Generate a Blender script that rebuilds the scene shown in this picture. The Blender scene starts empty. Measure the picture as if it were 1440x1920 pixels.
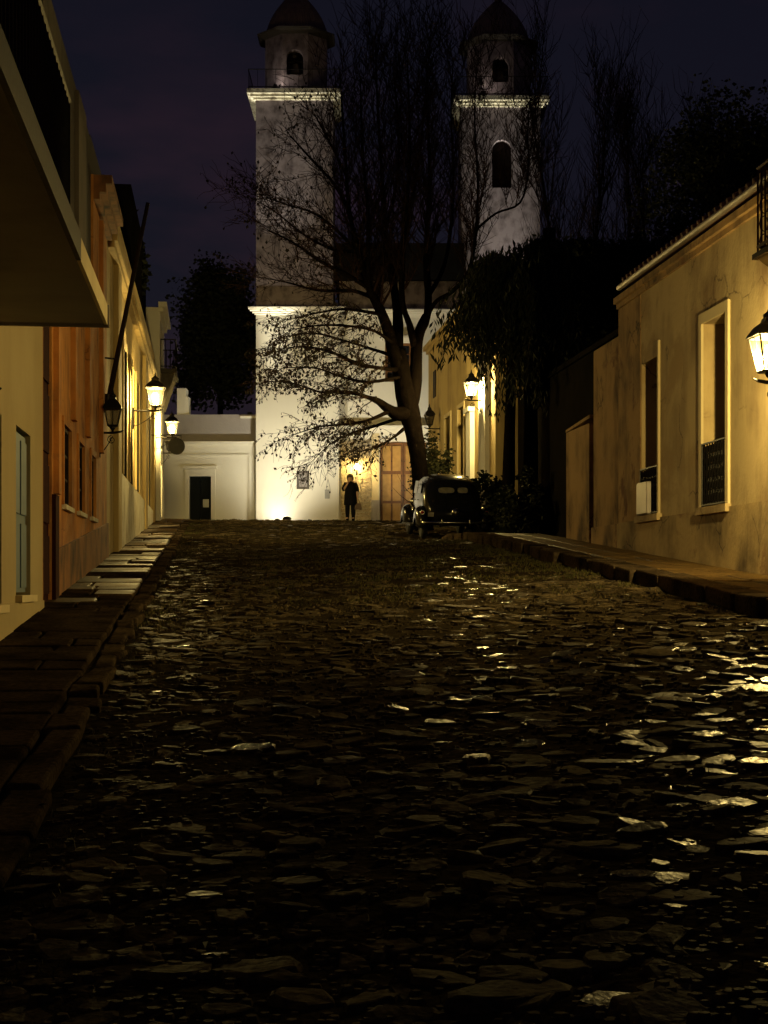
import bpy, bmesh, math, random
from math import sin, cos, pi, radians
from mathutils import Vector, Matrix, noise

random.seed(7)
C = bpy.context.scene.collection
SC = bpy.context.scene

# ------------------------------------------------------------------ camera
F = 2884.0
EYE = 1.6
TH = math.atan(315.0 / F)          # the street runs 6 degrees to the left of the view
cam_d = bpy.data.cameras.new("camera")
cam = bpy.data.objects.new("camera", cam_d)
C.objects.link(cam)
cam.location = (0, 0, EYE)
cam.rotation_euler = (pi / 2, 0, 0)
cam_d.sensor_fit = 'HORIZONTAL'
cam_d.sensor_width = 36.0
cam_d.lens = 36.0 * F / 1440.0
cam_d.shift_y = 138.0 / 1440.0
cam_d.clip_start = 0.1
cam_d.clip_end = 2000
SC.camera = cam

# ------------------------------------------------------------------ sky, faint twilight
SUN_EL, SUN_ROT = radians(-4.0), radians(-60)
world = bpy.data.worlds.new("World")
SC.world = world
world.use_nodes = True
wn, wl = world.node_tree.nodes, world.node_tree.links
wn.clear()
w_out = wn.new('ShaderNodeOutputWorld')
sky = wn.new('ShaderNodeTexSky')
sky.sky_type = 'NISHITA'
sky.sun_disc = False
sky.sun_elevation = SUN_EL
sky.sun_rotation = SUN_ROT
bg1 = wn.new('ShaderNodeBackground')
bg1.inputs['Strength'].default_value = 0.05
wl.new(sky.outputs[0], bg1.inputs['Color'])
tc = wn.new('ShaderNodeTexCoord')
sep = wn.new('ShaderNodeSeparateXYZ')
wl.new(tc.outputs['Generated'], sep.inputs[0])
ramp = wn.new('ShaderNodeValToRGB')
ramp.color_ramp.elements[0].position = 0.0
ramp.color_ramp.elements[0].color = (0.0150, 0.0092, 0.0180, 1)
ramp.color_ramp.elements[1].position = 0.40
ramp.color_ramp.elements[1].color = (0.0052, 0.0050, 0.0108, 1)
e = ramp.color_ramp.elements.new(0.17)
e.color = (0.0068, 0.0060, 0.0128, 1)
wl.new(sep.outputs['Z'], ramp.inputs[0])
cl_n = wn.new('ShaderNodeTexNoise')
cl_n.inputs['Scale'].default_value = 6.0
cl_n.inputs['Detail'].default_value = 5.0
cl_m = wn.new('ShaderNodeMapping')
cl_m.inputs['Scale'].default_value = (1, 1, 3.2)
wl.new(tc.outputs['Generated'], cl_m.inputs[0])
wl.new(cl_m.outputs[0], cl_n.inputs['Vector'])
cl_r = wn.new('ShaderNodeMapRange')
cl_r.inputs['From Min'].default_value = 0.46
cl_r.inputs['From Max'].default_value = 0.72
cl_r.inputs['To Min'].default_value = 0.0
cl_r.inputs['To Max'].default_value = 0.9
wl.new(cl_n.outputs['Fac'], cl_r.inputs['Value'])
cl_x = wn.new('ShaderNodeMixRGB')
cl_x.inputs['Color2'].default_value = (0.0230, 0.0105, 0.0185, 1)
cl_h = wn.new('ShaderNodeMapRange')          # clouds keep low in the sky
cl_h.inputs['From Min'].default_value = 0.25
cl_h.inputs['From Max'].default_value = 0.38
cl_h.inputs['To Min'].default_value = 1.0
cl_h.inputs['To Max'].default_value = 0.12
wl.new(sep.outputs['Z'], cl_h.inputs['Value'])
cl_k = wn.new('ShaderNodeMath')
cl_k.operation = 'MULTIPLY'
wl.new(cl_r.outputs[0], cl_k.inputs[0])
wl.new(cl_h.outputs[0], cl_k.inputs[1])
wl.new(cl_k.outputs[0], cl_x.inputs['Fac'])
wl.new(ramp.outputs[0], cl_x.inputs['Color1'])
bg2 = wn.new('ShaderNodeBackground')
bg2.inputs['Strength'].default_value = 0.82
wl.new(cl_x.outputs[0], bg2.inputs['Color'])
addsh = wn.new('ShaderNodeAddShader')
wl.new(bg1.outputs[0], addsh.inputs[0])
wl.new(bg2.outputs[0], addsh.inputs[1])
wl.new(addsh.outputs[0], w_out.inputs['Surface'])

sun_d = bpy.data.lights.new("twilight_sun", 'SUN')
sun_d.energy = 0.006
sun_d.angle = radians(20)
sun_d.color = (1.0, 0.85, 0.85)
sun = bpy.data.objects.new("twilight_sun", sun_d)
sun.rotation_euler = (radians(70), 0, radians(-25))
C.objects.link(sun)

SC.view_settings.view_transform = 'Standard'
SC.view_settings.look = 'None'
SC.view_settings.exposure = 0.0
SC.view_settings.gamma = 1.0
SC.view_settings.use_curve_mapping = False
SC.render.engine = 'CYCLES'
SC.cycles.max_bounces = 5
SC.cycles.diffuse_bounces = 2
SC.cycles.transparent_max_bounces = 16
SC.cycles.sample_clamp_indirect = 2.0
try:
    SC.cycles.use_denoising = True
except Exception:
    pass

LAMP_W = 5000.0       # emission strength of a lit street lantern's bulb
FLOOD_W = 1200.0    # watts of a church floodlight

# ------------------------------------------------------------------ coordinates
CT, ST_ = cos(TH), sin(TH)


def S(l, s, z):
    """street frame (l metres right of the camera, s metres along the street) -> world"""
    return Vector((l * CT - s * ST_, l * ST_ + s * CT, z))


def at(px, py, Y):
    """a point of the photograph at distance Y in front of the camera -> world"""
    return Vector(((px - 720) / F * Y, Y, EYE + (1098 - py) / F * Y))


def s_at(px, l):
    t = (px - 720) / F
    return l * (CT - t * ST_) / (ST_ + t * CT)


def z_at(py, l, s):
    return EYE + (1098 - py) / F * (l * ST_ + s * CT)


def sm(a, b, x):
    t = max(0.0, min(1.0, (x - a) / (b - a)))
    return t * t * (3 - 2 * t)


def base_z(s):
    if s < 51:
        return 0.073 * s
    if s > 58:
        return 0.073 * 51 + 0.25
    t = (s - 51) / 7.0
    return 0.073 * 51 + 0.25 * (1 - (1 - t) ** 2)


def road_z(l, s):
    fade = 1 - sm(30, 38, s)
    k = max(0.0, min(6.3, l + 0.85))
    return base_z(s) + (-0.055 + 0.052 * k) * fade


def walk_z(s):
    return base_z(s) + 0.035


def rwalk_z(l, s):
    return base_z(s) + 0.06 + (0.38 - 0.02 * (l - 5.2)) * (1 - sm(30, 38, s))


# ------------------------------------------------------------------ object helpers
ORG = {}


def tag(o, label=None, cat=None, group=None, kind=None):
    if label:
        o["label"] = label
    if cat:
        o["category"] = cat
    if group:
        o["group"] = group
    if kind:
        o["kind"] = kind
    return o


def empty(name, loc, label, cat, group=None):
    o = bpy.data.objects.new(name, None)
    o.empty_display_size = 0.2
    C.objects.link(o)
    o.location = loc
    ORG[o.name] = Vector(loc)
    return tag(o, label, cat, group)


def org(o):
    while o is not None:
        if o.name in ORG:
            return ORG[o.name]
        o = o.parent
    return Vector((0, 0, 0))


def copy_tree(o, parent=None):
    c = o.copy()
    C.objects.link(c)
    if parent is not None:
        c.parent = parent
    for ch in list(o.children):
        copy_tree(ch, c)
    return c


class MB:
    def __init__(self):
        self.v, self.f = [], []

    def add(self, verts, faces):
        n = len(self.v)
        self.v.extend([Vector(p) for p in verts])
        self.f.extend([tuple(i + n for i in f) for f in faces])
        return self

    def hexa(self, p):
        """8 corners: bottom ring 0-3, top ring 4-7"""
        return self.add(p, [(3, 2, 1, 0), (4, 5, 6, 7), (0, 1, 5, 4), (1, 2, 6, 5), (2, 3, 7, 6), (3, 0, 4, 7)])

    def box(self, x0, x1, y0, y1, z0, z1):
        return self.hexa([(x0, y0, z0), (x1, y0, z0), (x1, y1, z0), (x0, y1, z0),
                          (x0, y0, z1), (x1, y0, z1), (x1, y1, z1), (x0, y1, z1)])

    def sbox(self, l0, l1, s0, s1, z0, z1):
        return self.hexa([S(l0, s0, z0), S(l1, s0, z0), S(l1, s1, z0), S(l0, s1, z0),
                          S(l0, s0, z1), S(l1, s0, z1), S(l1, s1, z1), S(l0, s1, z1)])

    def tube(self, pts, radii, n=6, caps=True):
        pts = [Vector(p) for p in pts]
        if not hasattr(radii, '__len__'):
            radii = [radii] * len(pts)
        rings = []
        up = Vector((0, 0, 1))
        base = len(self.v)
        prev = None
        for i, p in enumerate(pts):
            d = (pts[min(i + 1, len(pts) - 1)] - pts[max(i - 1, 0)])
            if d.length < 1e-9:
                d = Vector((0, 0, 1))
            d.normalize()
            if prev is None:
                a = d.cross(up)
                if a.length < 0.05:
                    a = d.cross(Vector((1, 0, 0)))
            else:
                a = prev - d * prev.dot(d)
                if a.length < 1e-6:
                    a = d.cross(Vector((1, 0, 0)))
            a.normalize()
            prev = a
            b = d.cross(a)
            for k in range(n):
                t = 2 * pi * k / n
                self.v.append(p + (a * cos(t) + b * sin(t)) * radii[i])
        for i in range(len(pts) - 1):
            for k in range(n):
                k2 = (k + 1) % n
                self.f.append((base + i * n + k, base + i * n + k2, base + (i + 1) * n + k2, base + (i + 1) * n + k))
        if caps and n >= 3:
            self.f.append(tuple(base + k for k in reversed(range(n))))
            self.f.append(tuple(base + (len(pts) - 1) * n + k for k in range(n)))
        return self

    def lathe(self, prof, c=(0, 0, 0), n=16, mat=None, phase=0.0):
        """prof: list of (radius, height) about local z"""
        c = Vector(c)
        base = len(self.v)
        for r, h in prof:
            for k in range(n):
                t = 2 * pi * k / n + phase
                p = Vector((r * cos(t), r * sin(t), h))
                if mat is not None:
                    p = mat @ p
                self.v.append(c + p)
        for i in range(len(prof) - 1):
            for k in range(n):
                k2 = (k + 1) % n
                self.f.append((base + i * n + k, base + i * n + k2, base + (i + 1) * n + k2, base + (i + 1) * n + k))
        if prof[0][0] > 1e-4:
            self.f.append(tuple(base + k for k in reversed(range(n))))
        if prof[-1][0] > 1e-4:
            self.f.append(tuple(base + (len(prof) - 1) * n + k for k in range(n)))
        return self

    def mesh(self, name, o=Vector((0, 0, 0)), smooth=False, mat=None, recalc=True, weld=False):
        me = bpy.data.meshes.new(name)
        me.from_pydata([tuple(p - o) for p in self.v], [], self.f)
        if recalc or weld:
            bm = bmesh.new()
            bm.from_mesh(me)
            if weld:
                bmesh.ops.remove_doubles(bm, verts=bm.verts, dist=1e-5)
            if recalc:
                bmesh.ops.recalc_face_normals(bm, faces=bm.faces)
            bm.to_mesh(me)
            bm.free()
        if smooth:
            me.polygons.foreach_set("use_smooth", [True] * len(me.polygons))
        if mat:
            me.materials.append(mat)
        return me

    def build(self, name, mat, parent=None, smooth=False, kind=None, label=None, recalc=True, weld=False):
        o_ = org(parent) if parent is not None else Vector((0, 0, 0))
        me = self.mesh(name, o_, smooth, mat, recalc, weld)
        ob = bpy.data.objects.new(name, me)
        C.objects.link(ob)
        if parent is not None:
            ob.parent = parent
        if kind:
            ob["kind"] = kind
        if label:
            ob["label"] = label
        return ob


def bevel(ob, w=0.01, seg=1):
    m = ob.modifiers.new("bevel", 'BEVEL')
    m.width = w
    m.segments = seg
    m.limit_method = 'ANGLE'
    return ob


# ------------------------------------------------------------------ materials
def new_mat(name):
    m = bpy.data.materials.new(name)
    m.use_nodes = True
    nt = m.node_tree
    return m, nt, nt.nodes, nt.links, nt.nodes['Principled BSDF']


def plaster(name, col, stain, amount=0.5, scale=0.8, rough=0.9, bump=0.25, streak=5.0, patch=None, crack=0.0):
    m, nt, N, L, P = new_mat(name)
    tcn = N.new('ShaderNodeTexCoord')
    mp = N.new('ShaderNodeMapping')
    mp.inputs['Scale'].default_value = (streak, streak, 0.7)
    L.new(tcn.outputs['Object'], mp.inputs[0])
    n1 = N.new('ShaderNodeTexNoise')
    n1.inputs['Scale'].default_value = scale
    n1.inputs['Detail'].default_value = 7
    n1.inputs['Roughness'].default_value = 0.62
    L.new(mp.outputs[0], n1.inputs['Vector'])
    n2 = N.new('ShaderNodeTexNoise')
    n2.inputs['Scale'].default_value = scale * 1.7
    n2.inputs['Detail'].default_value = 6
    L.new(tcn.outputs['Object'], n2.inputs['Vector'])
    mul = N.new('ShaderNodeMath')
    mul.operation = 'MULTIPLY'
    L.new(n1.outputs['Fac'], mul.inputs[0])
    L.new(n2.outputs['Fac'], mul.inputs[1])
    rng = N.new('ShaderNodeMapRange')
    rng.inputs['From Min'].default_value = 0.20
    rng.inputs['From Max'].default_value = 0.42
    rng.inputs['To Max'].default_value = amount
    L.new(mul.outputs[0], rng.inputs['Value'])
    mx = N.new('ShaderNodeMixRGB')
    mx.inputs['Color1'].default_value = (*col, 1)
    mx.inputs['Color2'].default_value = (*stain, 1)
    L.new(rng.outputs[0], mx.inputs['Fac'])
    outc = mx.outputs[0]
    if patch:
        n4 = N.new('ShaderNodeTexNoise')
        n4.inputs['Scale'].default_value = scale * 0.9
        n4.inputs['Detail'].default_value = 9
        n4.inputs['Roughness'].default_value = 0.7
        n4.inputs['Distortion'].default_value = 0.6
        L.new(tcn.outputs['Object'], n4.inputs['Vector'])
        r4 = N.new('ShaderNodeMapRange')
        r4.inputs['From Min'].default_value = 0.56
        r4.inputs['From Max'].default_value = 0.62
        L.new(n4.outputs['Fac'], r4.inputs['Value'])
        m4 = N.new('ShaderNodeMixRGB')
        L.new(r4.outputs[0], m4.inputs['Fac'])
        L.new(outc, m4.inputs['Color1'])
        m4.inputs['Color2'].default_value = (*patch, 1)
        outc = m4.outputs[0]
    if crack:
        nd = N.new('ShaderNodeTexNoise')
        nd.inputs['Scale'].default_value = 1.6
        nd.inputs['Detail'].default_value = 6
        L.new(tcn.outputs['Object'], nd.inputs['Vector'])
        vm = N.new('ShaderNodeVectorMath')
        vm.operation = 'MULTIPLY_ADD'
        L.new(nd.outputs['Color'], vm.inputs[0])
        vm.inputs[1].default_value = (.9, .9, .9)
        L.new(tcn.outputs['Object'], vm.inputs[2])
        vo = N.new('ShaderNodeTexVoronoi')
        vo.feature = 'DISTANCE_TO_EDGE'
        vo.inputs['Scale'].default_value = 0.75
        L.new(vm.outputs[0], vo.inputs['Vector'])
        rc = N.new('ShaderNodeMapRange')
        rc.inputs['From Min'].default_value = 0.0
        rc.inputs['From Max'].default_value = 0.014
        rc.inputs['To Min'].default_value = 1.0
        rc.inputs['To Max'].default_value = 0.0
        L.new(vo.outputs['Distance'], rc.inputs['Value'])
        rm = N.new('ShaderNodeMapRange')
        rm.inputs['From Min'].default_value = 0.48
        rm.inputs['From Max'].default_value = 0.60
        rm.inputs['To Max'].default_value = crack
        L.new(n2.outputs['Fac'], rm.inputs['Value'])
        mm = N.new('ShaderNodeMath')
        mm.operation = 'MULTIPLY'
        L.new(rc.outputs[0], mm.inputs[0])
        L.new(rm.outputs[0], mm.inputs[1])
        m5 = N.new('ShaderNodeMixRGB')
        L.new(mm.outputs[0], m5.inputs['Fac'])
        L.new(outc, m5.inputs['Color1'])
        m5.inputs['Color2'].default_value = (*[c * .3 for c in stain], 1)
        outc = m5.outputs[0]
    L.new(outc, P.inputs['Base Color'])
    P.inputs['Roughness'].default_value = rough
    n3 = N.new('ShaderNodeTexNoise')
    n3.inputs['Scale'].default_value = 14
    n3.inputs['Detail'].default_value = 6
    L.new(tcn.outputs['Object'], n3.inputs['Vector'])
    ad = N.new('ShaderNodeMath')
    ad.operation = 'ADD'
    L.new(n3.outputs['Fac'], ad.inputs[0])
    L.new(n2.outputs['Fac'], ad.inputs[1])
    bp = N.new('ShaderNodeBump')
    bp.inputs['Strength'].default_value = bump
    bp.inputs['Distance'].default_value = 0.04
    L.new(ad.outputs[0], bp.inputs['Height'])
    L.new(bp.outputs[0], P.inputs['Normal'])
    return m


def simple(name, col, rough=0.6, metal=0.0, var=0.35, scale=9.0, bump=0.15, coat=0.0, spec=0.5, dist=0.02):
    m, nt, N, L, P = new_mat(name)
    tcn = N.new('ShaderNodeTexCoord')
    n1 = N.new('ShaderNodeTexNoise')
    n1.inputs['Scale'].default_value = scale
    n1.inputs['Detail'].default_value = 5
    L.new(tcn.outputs['Object'], n1.inputs['Vector'])
    mx = N.new('ShaderNodeMixRGB')
    mx.inputs['Color1'].default_value = (*[c * (1 - var) for c in col], 1)
    mx.inputs['Color2'].default_value = (*[min(1, c * (1 + var)) for c in col], 1)
    L.new(n1.outputs['Fac'], mx.inputs['Fac'])
    L.new(mx.outputs[0], P.inputs['Base Color'])
    P.inputs['Roughness'].default_value = rough
    P.inputs['Metallic'].default_value = metal
    P.inputs['Specular IOR Level'].default_value = spec
    if coat:
        P.inputs['Coat Weight'].default_value = coat
        P.inputs['Coat Roughness'].default_value = 0.04
    if bump:
        bp = N.new('ShaderNodeBump')
        bp.inputs['Strength'].default_value = bump
        bp.inputs['Distance'].default_value = dist
        L.new(n1.outputs['Fac'], bp.inputs['Height'])
        L.new(bp.outputs[0], P.inputs['Normal'])
    return m


def cobble_mat(name, lo, hi, r0, r1, spec=0.12):
    m, nt, N, L, P = new_mat(name)
    geo = N.new('ShaderNodeNewGeometry')
    oi = N.new('ShaderNodeObjectInfo')
    n0 = N.new('ShaderNodeTexNoise')           # stone to stone colour
    n0.inputs['Scale'].default_value = 2.3
    n0.inputs['Detail'].default_value = 1
    L.new(geo.outputs['Position'], n0.inputs['Vector'])
    n1 = N.new('ShaderNodeTexNoise')
    n1.inputs['Scale'].default_value = 26
    n1.inputs['Detail'].default_value = 6
    L.new(geo.outputs['Position'], n1.inputs['Vector'])
    ad = N.new('ShaderNodeMath')
    ad.operation = 'MULTIPLY'
    L.new(n0.outputs['Fac'], ad.inputs[0])
    L.new(n1.outputs['Fac'], ad.inputs[1])
    rg = N.new('ShaderNodeMapRange')
    rg.inputs['From Min'].default_value = 0.12
    rg.inputs['From Max'].default_value = 0.40
    L.new(ad.outputs[0], rg.inputs['Value'])
    mx = N.new('ShaderNodeMixRGB')
    mx.inputs['Color1'].default_value = (*lo, 1)
    mx.inputs['Color2'].default_value = (*hi, 1)
    L.new(rg.outputs[0], mx.inputs['Fac'])
    L.new(mx.outputs[0], P.inputs['Base Color'])
    P.inputs['Specular IOR Level'].default_value = spec
    rr = N.new('ShaderNodeMapRange')
    rr.inputs['From Min'].default_value = 0.3
    rr.inputs['From Max'].default_value = 0.7
    rr.inputs['To Min'].default_value = r0
    rr.inputs['To Max'].default_value = r1
    L.new(n0.outputs['Fac'], rr.inputs['Value'])
    L.new(rr.outputs[0], P.inputs['Roughness'])
    bp = N.new('ShaderNodeBump')
    bp.inputs['Strength'].default_value = 0.5
    bp.inputs['Distance'].default_value = 0.012
    L.new(n1.outputs['Fac'], bp.inputs['Height'])
    L.new(bp.outputs[0], P.inputs['Normal'])
    return m


def bulb_mat(name, col, strength):
    m, nt, N, L, P = new_mat(name)
    P.inputs['Base Color'].default_value = (*col, 1)
    P.inputs['Emission Color'].default_value = (*col, 1)
    P.inputs['Emission Strength'].default_value = strength
    return m


def pane_mat(name, col, clear, var=.08):
    """lantern glass: part clear, part milky"""
    m = bpy.data.materials.new(name)
    m.use_nodes = True
    N, L = m.node_tree.nodes, m.node_tree.links
    N.clear()
    out = N.new('ShaderNodeOutputMaterial')
    tr = N.new('ShaderNodeBsdfTransparent')
    tr.inputs[0].default_value = (*[c ** .25 for c in col], 1)
    tl = N.new('ShaderNodeBsdfTranslucent')
    tl.inputs[0].default_value = (*col, 1)
    gl = N.new('ShaderNodeBsdfGlossy')
    gl.inputs['Roughness'].default_value = 0.1
    nn = N.new('ShaderNodeTexNoise')
    nn.inputs['Scale'].default_value = 12
    rg = N.new('ShaderNodeMapRange')
    rg.inputs['To Min'].default_value = 1 - clear - var
    rg.inputs['To Max'].default_value = 1 - clear + var
    L.new(nn.outputs['Fac'], rg.inputs['Value'])
    m1 = N.new('ShaderNodeMixShader')
    L.new(rg.outputs[0], m1.inputs[0])
    L.new(tr.outputs[0], m1.inputs[1])
    L.new(tl.outputs[0], m1.inputs[2])
    m2 = N.new('ShaderNodeMixShader')
    m2.inputs[0].default_value = 0.05
    L.new(m1.outputs[0], m2.inputs[1])
    L.new(gl.outputs[0], m2.inputs[2])
    L.new(m2.outputs[0], out.inputs['Surface'])
    return m


def leaf_mat(name, c1, c2):
    m, nt, N, L, P = new_mat(name)
    geo = N.new('ShaderNodeNewGeometry')
    n1 = N.new('ShaderNodeTexNoise')
    n1.inputs['Scale'].default_value = 1.4
    L.new(geo.outputs['Position'], n1.inputs['Vector'])
    mx = N.new('ShaderNodeMixRGB')
    mx.inputs['Color1'].default_value = (*c1, 1)
    mx.inputs['Color2'].default_value = (*c2, 1)
    L.new(n1.outputs['Fac'], mx.inputs['Fac'])
    L.new(mx.outputs[0], P.inputs['Base Color'])
    P.inputs['Roughness'].default_value = 0.75
    P.inputs['Specular IOR Level'].default_value = 0.2
    return m


M = {
    'church_white': plaster('church_white', (0.74, 0.70, 0.60), (0.55, 0.50, 0.42), 0.35, 0.5, 0.9, 0.12, 2.0),
    'church_old_shaded': plaster('church_old_shaded', (0.30, 0.255, 0.29), (0.05, 0.035, 0.040), 1.0, 1.5, 0.95, 0.12, 1.6, patch=(0.17, 0.135, 0.15)),  # old mottled plaster, its stains deepened to carry leaf and branch shade too
    'cornice': plaster('cornice', (0.70, 0.66, 0.52), (0.16, 0.13, 0.09), 1.0, 3.2, 0.9, 0.3, 1.0),
    'annex': plaster('annex', (0.74, 0.71, 0.62), (0.58, 0.54, 0.46), 0.5, 0.5, 0.9, 0.1, 2.0),
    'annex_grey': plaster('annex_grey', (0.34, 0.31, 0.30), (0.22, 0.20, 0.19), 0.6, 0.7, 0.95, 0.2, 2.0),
    'cream': plaster('cream', (0.42, 0.335, 0.18), (0.32, 0.235, 0.12), 0.5, 0.5, 0.88, 0.1, 2.5),
    'soffit': plaster('soffit', (0.28, 0.255, 0.25), (0.14, 0.125, 0.12), 0.8, 0.7, 0.95, 0.15, 1.0),
    'soffit_dark': plaster('soffit_dark', (0.12, 0.10, 0.085), (0.06, 0.05, 0.045), 0.7, 0.7, 0.95, 0.2, 2.0),
    'orange': plaster('orange', (0.60, 0.26, 0.065), (0.22, 0.075, 0.022), 1.0, 0.9, 0.9, 0.3, 3.0, patch=(0.36, 0.17, 0.06), crack=.6),
    'orange_dark': plaster('orange_dark', (0.30, 0.13, 0.045), (0.045, 0.026, 0.016), 1.0, 1.3, 0.95, 0.3, 2.0),
    'maroon': simple('maroon', (0.030, 0.008, 0.007), 0.8, var=0.3, spec=0.05),
    'yellow': plaster('yellow', (0.58, 0.43, 0.18), (0.33, 0.22, 0.08), 0.8, 0.9, 0.9, 0.3, 4.0),
    'old_white': plaster('old_white', (0.70, 0.66, 0.55), (0.33, 0.25, 0.13), 0.8, 1.4, 0.9, 0.6, 5.0),
    'right_house': plaster('right_house', (0.53, 0.41, 0.22), (0.20, 0.125, 0.06), 1.0, 0.55, 0.92, 0.2, 3.0, patch=(0.40, 0.285, 0.14), crack=.8),
    'right_old': plaster('right_old', (0.42, 0.27, 0.12), (0.06, 0.035, 0.020), 1.0, 0.8, 0.95, 0.35, 2.0, patch=(0.17, 0.085, 0.042), crack=.9),
    'right_dado': plaster('right_dado', (0.46, 0.34, 0.17), (0.07, 0.045, 0.022), 1.0, 0.8, 0.95, 0.25, 1.6, patch=(0.26, 0.16, 0.08), crack=.9),
    'trim_cream': plaster('trim_cream', (0.66, 0.55, 0.33), (0.45, 0.35, 0.19), 0.5, 1.0, 0.8, 0.12, 2.0),
    'far_house': plaster('far_house', (0.50, 0.38, 0.17), (0.24, 0.16, 0.07), 0.85, 0.6, 0.92, 0.3, 3.0),
    'white_paint': simple('white_paint', (0.74, 0.73, 0.70), 0.6, var=0.12, scale=4),
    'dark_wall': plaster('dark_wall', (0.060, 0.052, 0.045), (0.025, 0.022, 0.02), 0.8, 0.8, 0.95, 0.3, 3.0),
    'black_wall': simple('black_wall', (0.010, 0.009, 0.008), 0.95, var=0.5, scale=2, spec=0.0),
    'roof_tile': simple('roof_tile', (0.16, 0.075, 0.05), 0.85, var=0.5, scale=3, bump=0.4),
    'dome_tile': simple('dome_tile', (0.20, 0.14, 0.13), 0.7, var=0.6, scale=5, bump=0.3),
    'shutter_blue': simple('shutter_blue', (0.15, 0.20, 0.25), 0.55, var=0.15, scale=4),
    'dark_wood': simple('dark_wood', (0.022, 0.014, 0.010), 0.7, var=0.4, scale=6, spec=0.15),
    'door_wood': simple('door_wood', (0.17, 0.068, 0.018), 0.5, var=0.45, scale=5, bump=0.3),
    'door_panel': simple('door_panel', (0.40, 0.22, 0.055), 0.5, var=0.4, scale=5, bump=0.2),
    'door_green': simple('door_green', (0.008, 0.010, 0.010), 0.7, var=0.3, spec=0.05),
    'pane': simple('pane', (0.012, 0.013, 0.016), 0.07, var=0.2, bump=0.0),
    'car_glass': simple('car_glass', (0.16, 0.15, 0.12), 0.2, var=0.7, scale=9, bump=0.0),  # pale mottled colour stands in for a lit wall seen through the glass
    'iron': simple('iron', (0.014, 0.013, 0.013), 0.5, 0.6, var=0.4, scale=20),
    'iron_red': simple('iron_red', (0.06, 0.018, 0.014), 0.6, 0.2, var=0.4, scale=20),
    'zinc': simple('zinc', (0.36, 0.33, 0.33), 0.45, 0.5, var=0.2, scale=3),
    'gutter': simple('gutter', (0.30, 0.27, 0.26), 0.5, 0.2, var=0.2, scale=3),
    'cobble': cobble_mat('cobble', (0.020, 0.016, 0.011), (0.105, 0.082, 0.050), 0.34, 0.5, .0006),
    'cobble_half': cobble_mat('cobble_half', (0.018, 0.014, 0.010), (0.090, 0.070, 0.042), 0.28, 0.46, .024),
    'cobble_worn': cobble_mat('cobble_worn', (0.014, 0.011, 0.008), (0.080, 0.062, 0.040), 0.15, 0.34, .045),
    'dirt': simple('dirt', (0.027, 0.021, 0.013), 0.95, var=0.6, scale=9, bump=0.9, spec=0.0, dist=0.04),
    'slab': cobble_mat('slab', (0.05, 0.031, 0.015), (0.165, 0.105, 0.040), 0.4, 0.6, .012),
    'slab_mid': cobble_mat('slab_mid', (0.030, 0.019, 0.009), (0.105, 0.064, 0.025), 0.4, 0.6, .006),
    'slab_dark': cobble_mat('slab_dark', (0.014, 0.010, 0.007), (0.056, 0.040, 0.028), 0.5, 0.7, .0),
    'kerb': cobble_mat('kerb', (0.016, 0.012, 0.009), (0.085, 0.062, 0.040), 0.5, 0.7, .0),
    'masonry': plaster('masonry', (0.48, 0.40, 0.27), (0.20, 0.15, 0.09), 0.9, 3.0, 0.9, 0.5, 1.0),
    'bark': simple('bark', (0.0045, 0.0033, 0.0028), 0.95, var=0.6, scale=6, bump=0.8, dist=0.05, spec=0.0),
    'twig': simple('twig', (0.024, 0.014, 0.011), 0.95, var=0.3, bump=0.0, spec=0.0),
    'leaf_dry': leaf_mat('leaf_dry', (0.008, 0.007, 0.003), (0.022, 0.016, 0.006)),
    'leaf_dark': leaf_mat('leaf_dark', (0.012, 0.014, 0.006), (0.030, 0.032, 0.012)),
    'leaf_black': leaf_mat('leaf_black', (0.010, 0.013, 0.006), (0.024, 0.028, 0.012)),
    'grass': leaf_mat('grass', (0.030, 0.036, 0.010), (0.075, 0.062, 0.020)),
    'car_paint': simple('car_paint', (0.006, 0.006, 0.007), 0.14, var=0.1, bump=0.0, coat=0.0, spec=0.2),
    'rubber': simple('rubber', (0.012, 0.012, 0.012), 0.8, var=0.2),
    'chrome': simple('chrome', (0.34, 0.34, 0.32), 0.2, 1.0, var=0.05, bump=0.0),
    'tail_red': simple('tail_red', (0.25, 0.01, 0.01), 0.2, var=0.1, bump=0.0),
    'skin': simple('skin', (0.42, 0.26, 0.20), 0.6, var=0.1, bump=0.0),
    'hair': simple('hair', (0.05, 0.035, 0.030), 0.6, var=0.4, scale=30),
    'black_cloth': simple('black_cloth', (0.006, 0.006, 0.008), 0.95, var=0.4, scale=18, spec=0.05),
    'bag_leather': simple('bag_leather', (0.05, 0.020, 0.014), 0.5, var=0.3),
    'bulb': bulb_mat('bulb', (1.0, 0.76, 0.29), LAMP_W),
    'pane_lit': pane_mat('pane_lit', (1.0, 0.80, 0.36), 0.988, .004),
    'pane_off': pane_mat('pane_off', (0.20, 0.18, 0.15), 0.6),
    'lens': bulb_mat('lens', (1.0, 0.86, 0.58), 60.0),
    'globe': bulb_mat('globe', (1.0, 0.68, 0.20), 360.0),
    'bronze': simple('bronze', (0.20, 0.16, 0.09), 0.3, 0.9, var=0.3),
    'paper': simple('paper', (0.5, 0.5, 0.47), 0.8, var=0.1),
    'board_grey': simple('board_grey', (0.10, 0.085, 0.075), 0.5, var=0.2),
    'plaque_grey': simple('plaque_grey', (0.34, 0.33, 0.30), 0.5, var=0.15),
    'sign_wood': simple('sign_wood', (0.16, 0.085, 0.04), 0.7, var=0.3, scale=12),
    'terrain': simple('terrain', (0.030, 0.028, 0.018), 0.95, var=0.5, scale=0.6, bump=0.2),
}


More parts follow.
